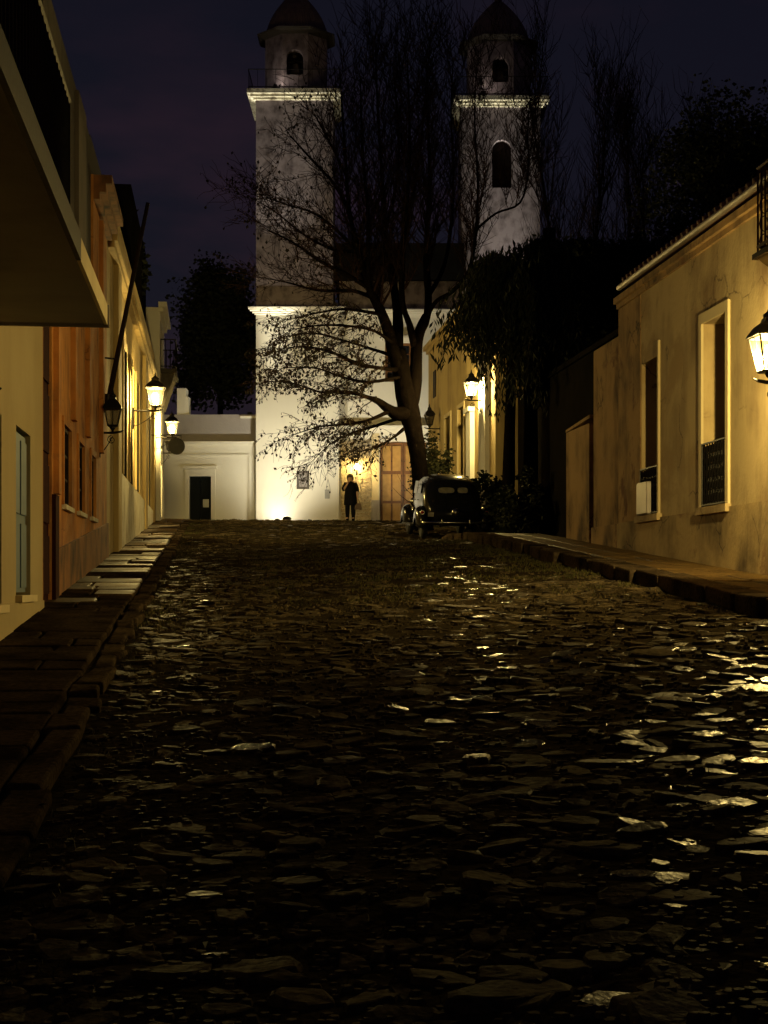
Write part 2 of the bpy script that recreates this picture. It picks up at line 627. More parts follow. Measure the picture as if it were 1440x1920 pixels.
# ------------------------------------------------------------------ walls with openings
def cells(u0, u1, v0, v1, holes):
    us = sorted({u0, u1, *[h[0] for h in holes], *[h[1] for h in holes]})
    vs = sorted({v0, v1, *[h[2] for h in holes], *[h[3] for h in holes]})
    for a, b in zip(us, us[1:]):
        for c, d in zip(vs, vs[1:]):
            um, vm = (a + b) / 2, (c + d) / 2
            if a < u0 - 1e-6 or b > u1 + 1e-6 or c < v0 - 1e-6 or d > v1 + 1e-6:
                continue
            if any(h[0] < um < h[1] and h[2] < vm < h[3] for h in holes):
                continue
            yield a, b, c, d


def facade(mb, fn, u0, u1, v0, v1, holes, reveal, thick):
    """a wall seen from one side, its openings cut through; fn(u, v, w) -> world, w grows inwards"""
    for a, b, c, d in cells(u0, u1, v0, v1, holes):
        mb.add([fn(a, c, 0), fn(b, c, 0), fn(b, d, 0), fn(a, d, 0)], [(0, 1, 2, 3)])
    for a, b, c, d in holes:
        for p, q in (((a, c), (b, c)), ((b, c), (b, d)), ((b, d), (a, d)), ((a, d), (a, c))):
            mb.add([fn(*p, 0), fn(*q, 0), fn(*q, reveal), fn(*p, reveal)], [(0, 1, 2, 3)])
    q = [(u0, v0), (u1, v0), (u1, v1), (u0, v1)]
    for i in range(4):
        p, r = q[i], q[(i + 1) % 4]
        mb.add([fn(*p, 0), fn(*r, 0), fn(*r, thick), fn(*p, thick)], [(0, 1, 2, 3)])
    mb.add([fn(*q[0], thick), fn(*q[3], thick), fn(*q[2], thick), fn(*q[1], thick)], [(0, 1, 2, 3)])
    return mb


def arch_cell(mb, fn, u0, u1, v0, v1, uc, hw, vb, vs, depth, n=10):
    quad = lambda a, b, c, d: mb.add([fn(a, c, 0), fn(b, c, 0), fn(b, d, 0), fn(a, d, 0)], [(0, 1, 2, 3)])
    quad(u0, u1, v0, vb)
    quad(u0, uc - hw, vb, v1)
    quad(uc + hw, u1, vb, v1)
    pts = [(uc - hw, vb), (uc - hw, vs)]
    arc = [(uc - hw * cos(pi * i / n), vs + hw * sin(pi * i / n)) for i in range(n + 1)]
    for p, q in zip(arc, arc[1:]):
        mb.add([fn(p[0], p[1], 0), fn(q[0], q[1], 0), fn(q[0], v1, 0), fn(p[0], v1, 0)], [(0, 1, 2, 3)])
    out = [(uc - hw, vb)] + arc + [(uc + hw, vb)]
    for p, q in zip(out, out[1:] + out[:1]):
        mb.add([fn(*p, 0), fn(*q, 0), fn(*q, depth), fn(*p, depth)], [(0, 1, 2, 3)])
    return out


def fbox(mb, fn, u0, u1, v0, v1, w0, w1):
    return mb.hexa([fn(u0, v0, w0), fn(u1, v0, w0), fn(u1, v0, w1), fn(u0, v0, w1),
                    fn(u0, v1, w0), fn(u1, v1, w0), fn(u1, v1, w1), fn(u0, v1, w1)])


def left_fn(l):
    return lambda u, v, w: S(l - w, u, v)


def right_fn(l):
    return lambda u, v, w: S(l + w, u, v)


def front_fn(Y):
    return lambda u, v, w: Vector((u, Y + w, v))


def cornice(mb, fn, u0, u1, v, steps, ends=True):
    """stepped moulding, steps = (height, projection) from the bottom up"""
    z = v
    for h, p in steps:
        e_ = p if ends else 0
        fbox(mb, fn, u0 - e_, u1 + e_, z, z + h - 0.002, -p, 0.05)
        z += h
    return mb


def rect_window(parent, fn, u0, u1, v0, v1, w, fr, mat_frame, mat_pane, bars_u=1, bars_v=3, bar=0.03):
    """a window (part) with frame, bars and panes (sub-parts) set w metres inside the wall face"""
    mb = MB()
    fbox(mb, fn, u0, u0 + fr, v0, v1, w, w + 0.06)
    fbox(mb, fn, u1 - fr, u1, v0, v1, w, w + 0.06)
    fbox(mb, fn, u0 + fr, u1 - fr, v0, v0 + fr, w, w + 0.06)
    fbox(mb, fn, u0 + fr, u1 - fr, v1 - fr, v1, w, w + 0.06)
    win = mb.build('window', mat_frame, parent)
    a0, a1, b0, b1 = u0 + fr, u1 - fr, v0 + fr, v1 - fr
    for i in range(1, bars_u):
        x = a0 + (a1 - a0) * i / bars_u
        fbox(MBc := MB(), fn, x - bar / 2, x + bar / 2, b0, b1, w + 0.008, w + 0.045).build('muntin', mat_frame, win)
    for j in range(1, bars_v):
        y = b0 + (b1 - b0) * j / bars_v
        fbox(MB(), fn, a0, a1, y - bar / 2, y + bar / 2, w + 0.010, w + 0.043).build('muntin', mat_frame, win)
    for i in range(bars_u):
        for j in range(bars_v):
            x0, x1 = a0 + (a1 - a0) * i / bars_u, a0 + (a1 - a0) * (i + 1) / bars_u
            y0, y1 = b0 + (b1 - b0) * j / bars_v, b0 + (b1 - b0) * (j + 1) / bars_v
            fbox(MB(), fn, x0 + .004, x1 - .004, y0 + .004, y1 - .004, w + 0.025, w + 0.032).build('pane', mat_pane, win)
    return win


def railing(name, parent, pts, z0, h, mat, gap=0.13, r=0.012):
    """iron railing along a polyline of (x, y) world points: rails one part, each picket a part below it"""
    mb = MB()
    P3 = [Vector((p[0], p[1], 0)) for p in pts]
    for zz in (z0 + 0.08, z0 + h):
        mb.tube([p + Vector((0, 0, zz)) for p in P3], 0.02, 5)
    rl = mb.build(name, mat, parent)
    for a, b in zip(P3, P3[1:]):
        n = max(1, int((b - a).length / gap))
        for i in range(n + 1):
            p = a + (b - a) * (i / n)
            MB().tube([p + Vector((0, 0, z0)), p + Vector((0, 0, z0 + h))], r, 4).build('picket', mat, rl)
    return rl


# ================================================================== the ground
def strip_mesh(ls, ss, zf):
    mb = MB()
    for s in ss:
        for l in ls:
            mb.v.append(S(l, s, zf(l, s)))
    n = len(ls)
    for j in range(len(ss) - 1):
        for i in range(n - 1):
            a = j * n + i
            mb.f.append((a, a + 1, a + n + 1, a + n))
    return mb


def frange(a, b, d):
    n = int(round((b - a) / d))
    return [a + (b - a) * i / n for i in range(n + 1)]


terr = strip_mesh([-600, -200, -60, -20, -6, -2.2, -0.9, 5.2, 7.2, 12, 40, 150, 600],
                  frange(-40, 70, 2.0) + [80, 120, 200, 400, 900],
                  lambda l, s: base_z(max(s, -40)) - 0.25)
tag(terr.build('ground', M['terrain'], recalc=False), kind='structure', label='dark ground under and around the street')


def rough(l, s):
    v = noise.noise(Vector((l * 1.3, s * 1.3, 0))) * 0.03 + noise.noise(Vector((l * 4, s * 4, 3))) * 0.012
    return road_z(l, s) + v


road = strip_mesh(frange(-0.92, 5.3, 0.16), frange(1.0, 33, 0.16), lambda l, s: rough(l, s))
road_o = tag(road.build('road', M['dirt'], smooth=True, recalc=False), kind='structure', label='cobbled street climbing towards the church')
plz = strip_mesh(frange(-0.92, 14, 0.5), frange(33, 66, 0.5), lambda l, s: road_z(l, s) + noise.noise(Vector((l, s, 0))) * 0.012)
plz.build('road_surface', M['dirt'], road_o, smooth=True, recalc=False)

# --- cobbles: twelve stone shapes shared by all
def stone_shape(seed, dome=1.0):
    rnd = random.Random(seed)
    n = 9
    el = rnd.uniform(0.5, 0.8)
    out = []
    for k in range(n):
        t = 2 * pi * k / n + rnd.uniform(-0.2, 0.2)
        r = rnd.uniform(0.82, 1.1)
        out.append((cos(t) * r, sin(t) * r * el))
    v, f = [], []
    for (sc_, z) in ((1.04, -0.55), (1.0, 0.16), (0.95, 0.31), (0.80, 0.385)):
        for x, y in out:
            v.append(Vector((x * sc_, y * sc_, z * dome + (rnd.uniform(-0.05, 0.05) if z > 0 else 0))))
    v.append(Vector((rnd.uniform(-.1, .1), rnd.uniform(-.1, .1), 0.40 * dome)))
    for j in range(3):
        for k in range(n):
            k2 = (k + 1) % n
            f.append((j * n + k, j * n + k2, (j + 1) * n + k2, (j + 1) * n + k))
    for k in range(n):
        f.append((3 * n + k, 3 * n + (k + 1) % n, 4 * n))
    return v, f


SHAPES = [stone_shape(100 + i, 0.9) for i in range(14)]
SMESH = []
for v_, f_ in SHAPES:
    mb = MB()
    mb.v, mb.f = v_, f_
    SMESH.append([mb.mesh('cobblestone', smooth=False, mat=M[q], recalc=False) for q in ('cobble', 'cobble_worn', 'cobble_half')])

STF = [random.Random(900 + i).uniform(.38, .75) for i in range(14)]
stones = []
rnd = random.Random(5)
s = 3.3
row = 0
while s < 56:
    big = 0.20 if s < 33 else 0.25
    lmax = 5.15 if s < 32.6 else 8.5
    step = big
    l = -0.72 + (row % 2) * step * 0.5
    while l < lmax:
        a = l + rnd.uniform(-.055, .055)
        b = s + rnd.uniform(-.055, .055)
        # patches of bare earth and grass without stones
        bare = noise.noise(Vector((a * 0.35, b * 0.16, 9.0)))
        grassy = sm(19, 21.5, b) * (1 - sm(27, 30, b)) * sm(0.5, 2.2, a)
        if rnd.random() > max(0, bare) * 0.9 + grassy * 0.8 + sm(22, 34, b) * .45 and rnd.random() < (0.95 if b < 30 else 0.75):
            sz = rnd.uniform(0.07, 0.150) * (1.0 if rnd.random() > 0.07 else 1.5)
            stones.append((a, b, sz, rnd.gauss(0, .7) + (pi if rnd.random() < .5 else 0), rnd.uniform(-.14, .14), rnd.uniform(-.14, .14), rnd.randrange(14), rnd.uniform(-.018, .02)))
        l += step * rnd.uniform(0.9, 1.12)
    s += step * 0.72
    row += 1


def in_view(p):
    if p.y < 3:
        return False
    x = 720 + F * p.x / p.y
    y = 1098 - F * (p.z - EYE) / p.y
    return -30 < x < 1470 and y < 1950


cand = sorted((st for st in stones if in_view(S(st[0], st[1], road_z(st[0], st[1])))), key=lambda st: -(st[2] / st[1]))
single = set(id(st) for st in cand[:298])
heap = MB()
heap_mat = []
for st in stones:
    a, b, sz, rot, tx, ty, k, dz = st
    p = S(a, b, rough(a, b) - 0.020 + dz)
    mt = Matrix.Translation(p) @ Matrix.Rotation(0.073, 4, 'X') @ Matrix.Rotation(tx, 4, 'X') @ Matrix.Rotation(ty, 4, 'Y') @ Matrix.Rotation(rot, 4, 'Z') @ Matrix.Diagonal((sz, sz, min(sz, 0.12) * STF[k], 1))
    # polished stones are dealt mostly to the right half, so glints gather there
    side = sm(.8, 3.2, a) * (1 - .5 * sm(24, 34, b))
    smoothed = 1 if rnd.random() < .010 + .26 * side else (2 if rnd.random() < .015 + .38 * side else 0)
    if id(st) in single:
        ob = bpy.data.objects.new('cobblestone', SMESH[k][smoothed])
        C.objects.link(ob)
        ob.parent = road_o
        ob.matrix_local = mt
    else:
        v_, f_ = SHAPES[k]
        n0 = len(heap.v)
        heap.v.extend([mt @ q for q in v_])
        heap.f.extend([tuple(i + n0 for i in q) for q in f_])
        heap_mat += [smoothed] * len(f_)
ho = heap.build('cobblestones', M['cobble'], road_o, smooth=False, kind='stuff', recalc=False)
ho.data.materials.append(M['cobble_worn'])
ho.data.materials.append(M['cobble_half'])
ho.data.polygons.foreach_set('material_index', heap_mat)
# small pebbles and grit bedded between the cobbles
gr = MB()
for _ in range(15000):
    a, b = rnd.uniform(-.8, 5.1), 4.2 + 30 * rnd.random() ** 1.6
    z0 = rough(a, b)
    c = S(a, b, z0)
    q = rnd.uniform(.012, .034)
    h = q * rnd.uniform(.4, .9)
    t0 = rnd.uniform(0, 6)
    ring = [c + Vector((cos(t0 + k * 1.257) * q * rnd.uniform(.8, 1.5), sin(t0 + k * 1.257) * q, -.01)) for k in range(5)]
    top = [c + (p - c) * .55 + Vector((0, 0, h)) for p in ring]
    n0 = len(gr.v)
    gr.v.extend(ring + top)
    gr.f.extend([(n0 + k, n0 + (k + 1) % 5, n0 + 5 + (k + 1) % 5, n0 + 5 + k) for k in range(5)] + [tuple(n0 + 5 + k for k in range(5))])
gr.build('gravel', M['cobble'], road_o, kind='stuff', recalc=False)

# --- left pavement: rows of worn slabs and a kerb
pav = strip_mesh([-2.3, -1.5, -0.86], frange(1, 58, 1.0), lambda l, s: walk_z(s) - 0.06)
pav_o = tag(pav.build('pavement', M['dirt'], recalc=False), kind='structure', label='narrow slab pavement along the left houses')
rnd = random.Random(11)


def slab(parent, l0, l1, s0, s1, zf, th, mat, name='paving_slab', tilt=0.006):
    d = [rnd.uniform(-tilt, tilt) for _ in range(4)]
    j = lambda: rnd.uniform(-.03, .03) if name == 'kerb_stone' else rnd.uniform(-.014, .014)
    c = [(l0 + j(), s0 + j()), (l1 + j(), s0 + j()), (l1 + j(), s1 + j()), (l0 + j(), s1 + j())]
    mb = MB()
    mb.hexa([S(a, b, zf(a, b) - th) for a, b in c] + [S(a, b, zf(a, b) + d[i]) for i, (a, b) in enumerate(c)])
    return bevel(mb.build(name, mat, parent), 0.022, 2)


def pick(s):  # dark slabs near, paler ones up the street: lamplight put into slab tone
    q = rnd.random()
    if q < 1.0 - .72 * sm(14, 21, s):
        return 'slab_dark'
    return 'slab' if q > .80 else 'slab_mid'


s = 2.0
while s < 55:
    ln = rnd.uniform(0.45, 0.85)
    up = rnd.uniform(-.009, .010)
    if rnd.random() < 0.45:
        cut = rnd.uniform(-1.75, -1.3)
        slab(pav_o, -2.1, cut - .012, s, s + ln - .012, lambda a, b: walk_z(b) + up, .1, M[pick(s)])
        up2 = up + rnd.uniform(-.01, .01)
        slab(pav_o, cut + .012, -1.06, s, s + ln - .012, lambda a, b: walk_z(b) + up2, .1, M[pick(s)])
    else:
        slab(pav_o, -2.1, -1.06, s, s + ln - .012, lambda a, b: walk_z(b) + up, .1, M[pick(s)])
    s += ln
s = 2.0
while s < 55:
    ln = rnd.uniform(0.35, 0.9)
    kz = rnd.uniform(-.045, .002)
    slab(pav_o, -1.04, -0.84 + rnd.uniform(-.03, .03), s, s + ln - .008, lambda a, b: walk_z(b) + kz, .3, M['kerb'], 'kerb_stone', .014)
    s += ln

# --- right pavement, higher, with a thick kerb
pr = strip_mesh([5.3, 6.0, 7.6], frange(1, 40, 1.0), lambda l, s: rwalk_z(l, s) - 0.05)
pr_o = tag(pr.build('raised_pavement', M['dirt'], recalc=False), kind='structure', label='raised flagstone pavement along the right house')
s = 6.0
while s < 34:
    ln = rnd.uniform(0.6, 1.1)
    slab(pr_o, 5.55, 6.05 - .012, s, s + ln - .025, rwalk_z, .1, M['slab'])
    slab(pr_o, 6.05 + .012, 6.62, s + .3, s + .3 + ln - .025, rwalk_z, .1, M['slab'])
    s += ln
s = 6.0
while s < 33.5:
    ln = rnd.uniform(0.6, 1.2)
    off = rnd.uniform(-.05, .05)
    slab(pr_o, 5.16 + off, 5.53, s, s + ln - .03, lambda a, b: rwalk_z(a, b) + rnd.uniform(-.01, .01), .42, M['kerb'], 'kerb_stone', .02)
    s += ln
mb = MB()
mb.lathe([(0.0, .16), (.22, .14), (.36, .06), (.42, -.1)], S(5.35, 34.0, road_z(5.35, 34.0)), 9)
tag(mb.build('boulder', M['kerb'], smooth=True), 'low rounded stone at the end of the raised kerb before the car', 'stone')

# --- grass in the joints, dry leaves
rnd = random.Random(21)
mb = MB()


def blade(p, h, w):
    a = rnd.uniform(0, 2 * pi)
    d = Vector((cos(a), sin(a), 0))
    lean = Vector((rnd.uniform(-.6, .6), rnd.uniform(-.6, .6), 1)) * h
    mb.add([p - d * w, p + d * w, p + lean], [(0, 1, 2)])


for _ in range(26000):
    q = rnd.random()
    if q < 0.45:
        a, b = rnd.uniform(0.6, 5.1), rnd.uniform(18, 31)
    elif q < 0.62:
        a, b = -0.83 + abs(rnd.gauss(0, .22)), rnd.uniform(4, 50)
    elif q < 0.75:
        a, b = 5.1 - abs(rnd.gauss(0, .3)), rnd.uniform(9, 33)
    else:
        a, b = rnd.uniform(-.7, 5), rnd.uniform(4.5, 54)
    if noise.noise(Vector((a * 1.1, b * 0.8, 5.0))) < -0.05:
        continue
    p = S(a, b, rough(a, b) - .01)
    blade(p, rnd.uniform(.02, .055) * (1 if b < 16 else 1.3), rnd.uniform(.003, .007) * (1 if b < 16 else 1.7))
tag(mb.build('grass', M['grass'], recalc=False), 'thin grass growing between the cobblestones', None, None, 'stuff')
mb = MB()
for _ in range(420):
    a, b = rnd.uniform(-.9, 5.1), 4.5 + 48 * rnd.random() ** 1.3
    p = S(a, b, rough(a, b) + .05)
    t = rnd.uniform(0, 2 * pi)
    u = Vector((cos(t), sin(t), rnd.uniform(-.25, .25)))
    w_ = Vector((-sin(t), cos(t), rnd.uniform(-.25, .25)))
    r = rnd.uniform(.02, .045)
    mb.add([p - u * r, p + w_ * r * .5 + Vector((0, 0, .01)), p + u * r, p - w_ * r * .5 + Vector((0, 0, .008))], [(0, 1, 2, 3)])
tag(mb.build('fallen_leaves', M['leaf_dry'], recalc=False), 'dry leaves scattered over the cobbles', None, None, 'stuff')

# ================================================================== left side of the street
LW = -2.0
# ---------- cream house with balcony slab
cr = empty('cream_house', S(LW, 14, base_z(14)), 'cream house nearest on the left under a deep overhanging slab', 'house')
fn = left_fn(LW)
holes = [(12.2, 13.35, 1.30, 3.2), (14.0, 14.72, 1.42, 3.2), (s_at(30, LW), s_at(57, LW), 1.50, 3.22)]
CE = s_at(80, LW)
mb = MB()
facade(mb, fn, 1.0, CE, -0.5, 5.4, holes, 0.3, 5.0)
mb.build('wall', M['cream'], cr)
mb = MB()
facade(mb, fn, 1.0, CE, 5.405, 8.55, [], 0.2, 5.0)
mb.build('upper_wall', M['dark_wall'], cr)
mb = MB()
fbox(mb, fn, 1.0, CE - .15, base_z(3) - .6, 1.43, -0.035, 0.02)
mb.build('plinth', M['cream'], cr)
for a, b, c, d in holes:
    mb = MB()
    fbox(mb, fn, a + .03, b - .03, c + .03, d - .03, 0.05, 0.10)
    sh = mb.build('shutter', M['shutter_blue'], cr)
    for k in range(2):
        ww = (b - a - .12) / 2
        x0 = a + .05 + k * (ww + .02)
        for (z0, z1) in ((c + .08, c + .75), (c + .85, d - .1)):
            fbox(MB(), fn, x0 + .05, x0 + ww - .05, z0, z1, 0.030, 0.048).build('panel', M['shutter_blue'], sh)
    fbox(MB(), fn, a - .06, b + .06, c - .07, c, -0.07, 0.045).build('sill', M['trim_cream'], cr)
mb = MB()
mb.sbox(LW + .001, -1.0, 2.5, 14.05, 3.96, 4.12)
bal = mb.build('balcony', M['soffit'], cr)
MB().sbox(-1.0, -0.972, 11.25, 14.05, 3.95, 4.125).build('fascia', M['trim_cream'], bal)
MB().sbox(-1.0, -0.965, 2.5, 11.245, 3.94, 4.13).build('fascia', M['iron'], bal)  # near stretch almost black: shade on the fascia put into its material
MB().sbox(LW + .001, -0.96, 14.052, 14.09, 3.93, 4.13).build('end_trim', M['soffit'], bal)
a_, b_ = S(-1.05, 4.5, 0), S(-1.05, 11.2, 0)
c_ = S(LW, 11.2, 0)
railing('railing', bal, [(a_.x, a_.y), (b_.x, b_.y), (c_.x, c_.y)], 4.12, 0.95, M['iron'], 0.14)
mb = MB()
cornice(mb, fn, 1.0, CE, 8.4, [(.1, .06), (.12, .14)], False)
mb.build('cornice', M['dark_wall'], cr)
mb = MB()
fbox(mb, fn, CE - 0.5, CE - .02, 5.42, 8.3, -0.06, 0)
mb.build('pilaster', M['dark_wall'], cr)

# ---------- orange house
OE = s_at(200, LW)
og = empty('orange_house', S(LW, 23, base_z(23)), 'orange plastered house with three small dark windows and a maroon doorway', 'house')
ow = [(s_at(117, LW), s_at(131, LW), 2.66, 3.72), (s_at(145, LW), s_at(156, LW), 2.68, 3.70), (s_at(169, LW), s_at(177, LW), 2.70, 3.70)]
dr = (CE + .05, s_at(97, LW), 0.9, 4.9)
uw = [(19.3, 20.1, 6.3, 7.9), (21.2, 22.0, 6.3, 7.9)]
mb = MB()
facade(mb, fn, CE + .012, OE, 0.4, 6.05, [dr] + ow, 0.28, 5.0)
mb.build('wall', M['orange'], og)
mb = MB()
facade(mb, fn, 25.6, OE, 6.055, 8.35, [], 0.28, 5.0)
mb.build('upper_wall', M['orange'], og)
mb = MB()
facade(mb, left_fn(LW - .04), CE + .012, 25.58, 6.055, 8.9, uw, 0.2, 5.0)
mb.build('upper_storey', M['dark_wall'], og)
mb = MB()
fbox(mb, fn, dr[0] + .01, dr[1] - .01, dr[2], dr[3] - .01, 0.04, 0.09)
do = mb.build('door', M['maroon'], og)
for k in range(4):
    fbox(MB(), fn, dr[0] + .12, dr[1] - .12, dr[2] + .6 + k * .85, dr[2] + 1.3 + k * .85, 0.015, 0.038).build('panel', M['maroon'], do)
mb = MB()
fbox(mb, fn, dr[1] + .01, dr[1] + .42, 1.0, 2.72, -0.05, 0)
mb.build('door_plinth', M['maroon'], og)
for k, (a, b, c, d) in enumerate(ow):
    rect_window(og, fn, a, b, c, d, 0.015, 0.05, M['dark_wood'], M['pane'], 2, 3 if k < 3 else 4)
    fbox(MB(), fn, a - .07, b + .07, c - .06, c, -0.06, 0.012).build('sill', M['old_white'] if k < 3 else M['orange'], og)
    if k < 3:
        mb = MB()
        fbox(mb, fn, a - .10, a, c, d + .1, -0.03, 0.0)
        fbox(mb, fn, b, b + .10, c, d + .1, -0.03, 0.0)
        fbox(mb, fn, a, b, d, d + .1, -0.03, 0.0)
        mb.build('surround', M['orange'], og)
for a, b, c in uw and [(x[0], x[1], 0) for x in uw]:
    rect_window(og, left_fn(LW - .04), a, b, 6.3, 7.9, .1, .05, M['dark_wood'], M['pane'], 2, 3)
fbox(MB(), fn, 22.7, 24.0, 6.06, 8.8, -.02, .04).build('upper_pilaster', M['soffit_dark'], og)
for a in (19.35, 21.65, 24.05, 26.9):
    mb = MB()
    fbox(mb, fn, a, a + .32, 3.9 if a > 20 else 2.74, 7.9 if a > 25 else 6.0, -0.07, 0)
    mb.build('pilaster', M['orange'], og)
mb = MB()
mb.hexa([S(LW + .04, dr[1] + .43, .8), S(LW + .04, OE, .8), S(LW, OE, .8), S(LW, dr[1] + .43, .8),
         S(LW + .04, dr[1] + .43, 2.05), S(LW + .04, OE, 2.75), S(LW, OE, 2.75), S(LW, dr[1] + .43, 2.05)])
mb.build('plinth', M['orange_dark'], og)
mb = MB()
cornice(mb, fn, 25.62, OE, 7.95, [(.12, .10), (.14, .2), (.14, .3)], False)
mb.build('cornice', M['orange_dark'], og)
mb = MB()
fbox(mb, fn, 25.62, OE, 8.36, 9.0, .05, .4)
mb.build('parapet', M['dark_wall'], og)
mb = MB()
fbox(mb, fn, CE + .3, CE + .75, 4.95, 6.0, -0.1, 0)
mb.build('downpipe_box', M['orange_dark'], og)

# ---------- yellow house
YE = 50.2
yh = empty('yellow_house', S(LW, 39, base_z(39)), 'long yellow house with tall barred windows beside the two lit lanterns', 'house')
yw = [(33.3, 34.35, 3.98, 6.75), (35.9, 37.1, 3.98, 6.75), (38.7, 40.0, 3.98, 6.75), (45.6, 46.9, 3.4, 6.6)]
mb = MB()
facade(mb, fn, OE + .012, YE, 1.4, 8.55, yw, 0.3, 5.0)
mb.build('wall', M['yellow'], yh)
for a, b, c, d in yw:
    w = rect_window(yh, fn, a, b, c, d, 0.05, 0.06, M['dark_wood'], M['pane'], 2, 4)
    for k in range(7):
        u = a + .08 + (b - a - .16) * k / 6
        MB().tube([S(LW + .02, u, c + .02), S(LW + .02, u, d - .02)], .012, 4).build('bar', M['iron'], w)
    mb = MB()
    fbox(mb, fn, a - .16, a, c, d + .16, -0.05, 0.0)
    fbox(mb, fn, b, b + .16, c, d + .16, -0.05, 0.0)
    fbox(mb, fn, a, b, d, d + .16, -0.05, 0.0)
    mb.build('surround', M['yellow'], yh)
for a in (30.6, 42.6, 48.4):
    mb = MB()
    fbox(mb, fn, a, a + 1.0, 2.0, 7.9, -0.10, 0)
    mb.build('pilaster', M['yellow'], yh)
for a, b in ((31.65, 42.55), (43.65, 48.35)):
    mb = MB()
    fbox(mb, fn, a, b, 1.9, 3.93, -0.06, 0)
    mb.build('dado', M['old_white'], yh)
mb = MB()
cornice(mb, fn, OE + .3, YE, 7.9, [(.12, .12), (.14, .18)], False)
mb.build('cornice', M['yellow'], yh)
mb = MB()
fbox(mb, fn, OE + .02, YE, 8.56, 9.05, -0.02, .35)
mb.build('parapet', M['yellow'], yh)
mb = MB()
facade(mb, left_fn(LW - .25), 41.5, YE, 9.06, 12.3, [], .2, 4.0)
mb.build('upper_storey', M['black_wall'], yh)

# ---------- white corner house with its iron balcony
ch = empty('corner_house', S(-1.8, 52.5, base_z(52)), 'white corner house with a small iron balcony at the top of the street', 'house')
fc = left_fn(-1.8)
mb = MB()
facade(mb, fc, YE + .02, 54.3, 3.2, 10.6, [(51.2, 52.3, 8.9, 10.2), (51.0, 52.2, 3.9, 6.2)], .25, 5)
mb.build('wall', M['annex'], ch)
mb = MB()
cornice(mb, fc, YE + .05, 54.3, 10.45, [(.14, .10), (.16, .22)], True)
mb.build('cornice', M['annex'], ch)
rect_window(ch, fc, 51.2, 52.3, 8.9, 10.2, .15, .06, M['dark_wood'], M['pane'], 2, 3)
fbox(MB(), fc, 51.02, 52.18, 3.9, 6.18, .15, .2).build('door', M['dark_wood'], ch)
mb = MB()
mb.sbox(-1.799, -1.28, 50.6, 53.0, 8.55, 8.68)
bo = mb.build('balcony', M['dark_wall'], ch)
p_ = [S(-1.8, 50.65, 0), S(-1.32, 50.65, 0), S(-1.32, 52.95, 0), S(-1.8, 52.95, 0)]
railing('railing', bo, [(p.x, p.y) for p in p_], 8.68, .95, M['iron'], .12)
for b in (50.8, 52.7):
    mb = MB()
    mb.hexa([S(-1.79, b, 7.5), S(-1.70, b, 7.5), S(-1.70, b + .12, 7.5), S(-1.79, b + .12, 7.5),
             S(-1.79, b, 8.545), S(-1.35, b, 8.545), S(-1.35, b + .12, 8.545), S(-1.79, b + .12, 8.545)])
    mb.build('bracket', M['dark_wall'], bo)

# ---------- hanging round sign
hs = empty('hanging_sign', S(-1.75, 48.2, 6.10), 'round brown board hanging from an arm near the far lit lantern', 'sign')
c0 = S(-1.22, 48.2, 5.93)
rt = Matrix.Rotation(TH, 3, 'Z') @ Matrix.Rotation(pi / 2, 3, 'X')
MB().lathe([(0, -.02), (.25, -.02), (.25, .02), (0, .02)], c0, 24, rt).build('board', M['sign_wood'], hs)
mb = MB()
mb.lathe([(.235, -.03), (.262, -.03), (.262, .03), (.235, .03)], c0, 24, rt)
mb.build('rim', M['iron'], hs)
mb = MB()
mb.tube([S(-2.0, 48.2, 6.27), S(-1.06, 48.2, 6.27)], .015, 5)
mb.tube([S(-1.34, 48.2, 6.26), S(-1.34, 48.2, 6.11)], .008, 4)
mb.tube([S(-1.08, 48.2, 6.26), S(-1.08, 48.2, 6.11)], .008, 4)
mb.build('arm', M['iron'], hs)

# ---------- flagpole leaning out from the wall
fp = empty('flagpole', S(-1.97, 28.0, z_at(752, LW, 28)), 'long bare flagpole leaning out from the orange house wall', 'flagpole')
p0, p1 = S(-1.93, 28.0, z_at(756, LW, 28)), S(-1.22, 28.0, z_at(378, LW, 28))
MB().tube([p0, p0.lerp(p1, .5), p1], [.05, .042, .034], 8).build('pole', M['dark_wood'], fp, smooth=True)
pm = p0.lerp(p1, .22)
MB().tube([pm, S(LW, 28.0, pm.z + .02)], .018, 5).build('stay', M['iron'], fp)
mb = MB()
mb.tube([p0 + Vector((0, 0, -.1)), p0 + Vector((0.01, 0, .16))], .07, 8)
mb.tube([p0 + Vector((0, 0, -.04)), S(LW, 28, p0.z - .04)], .035, 6)
mb.build('socket', M['iron'], fp)


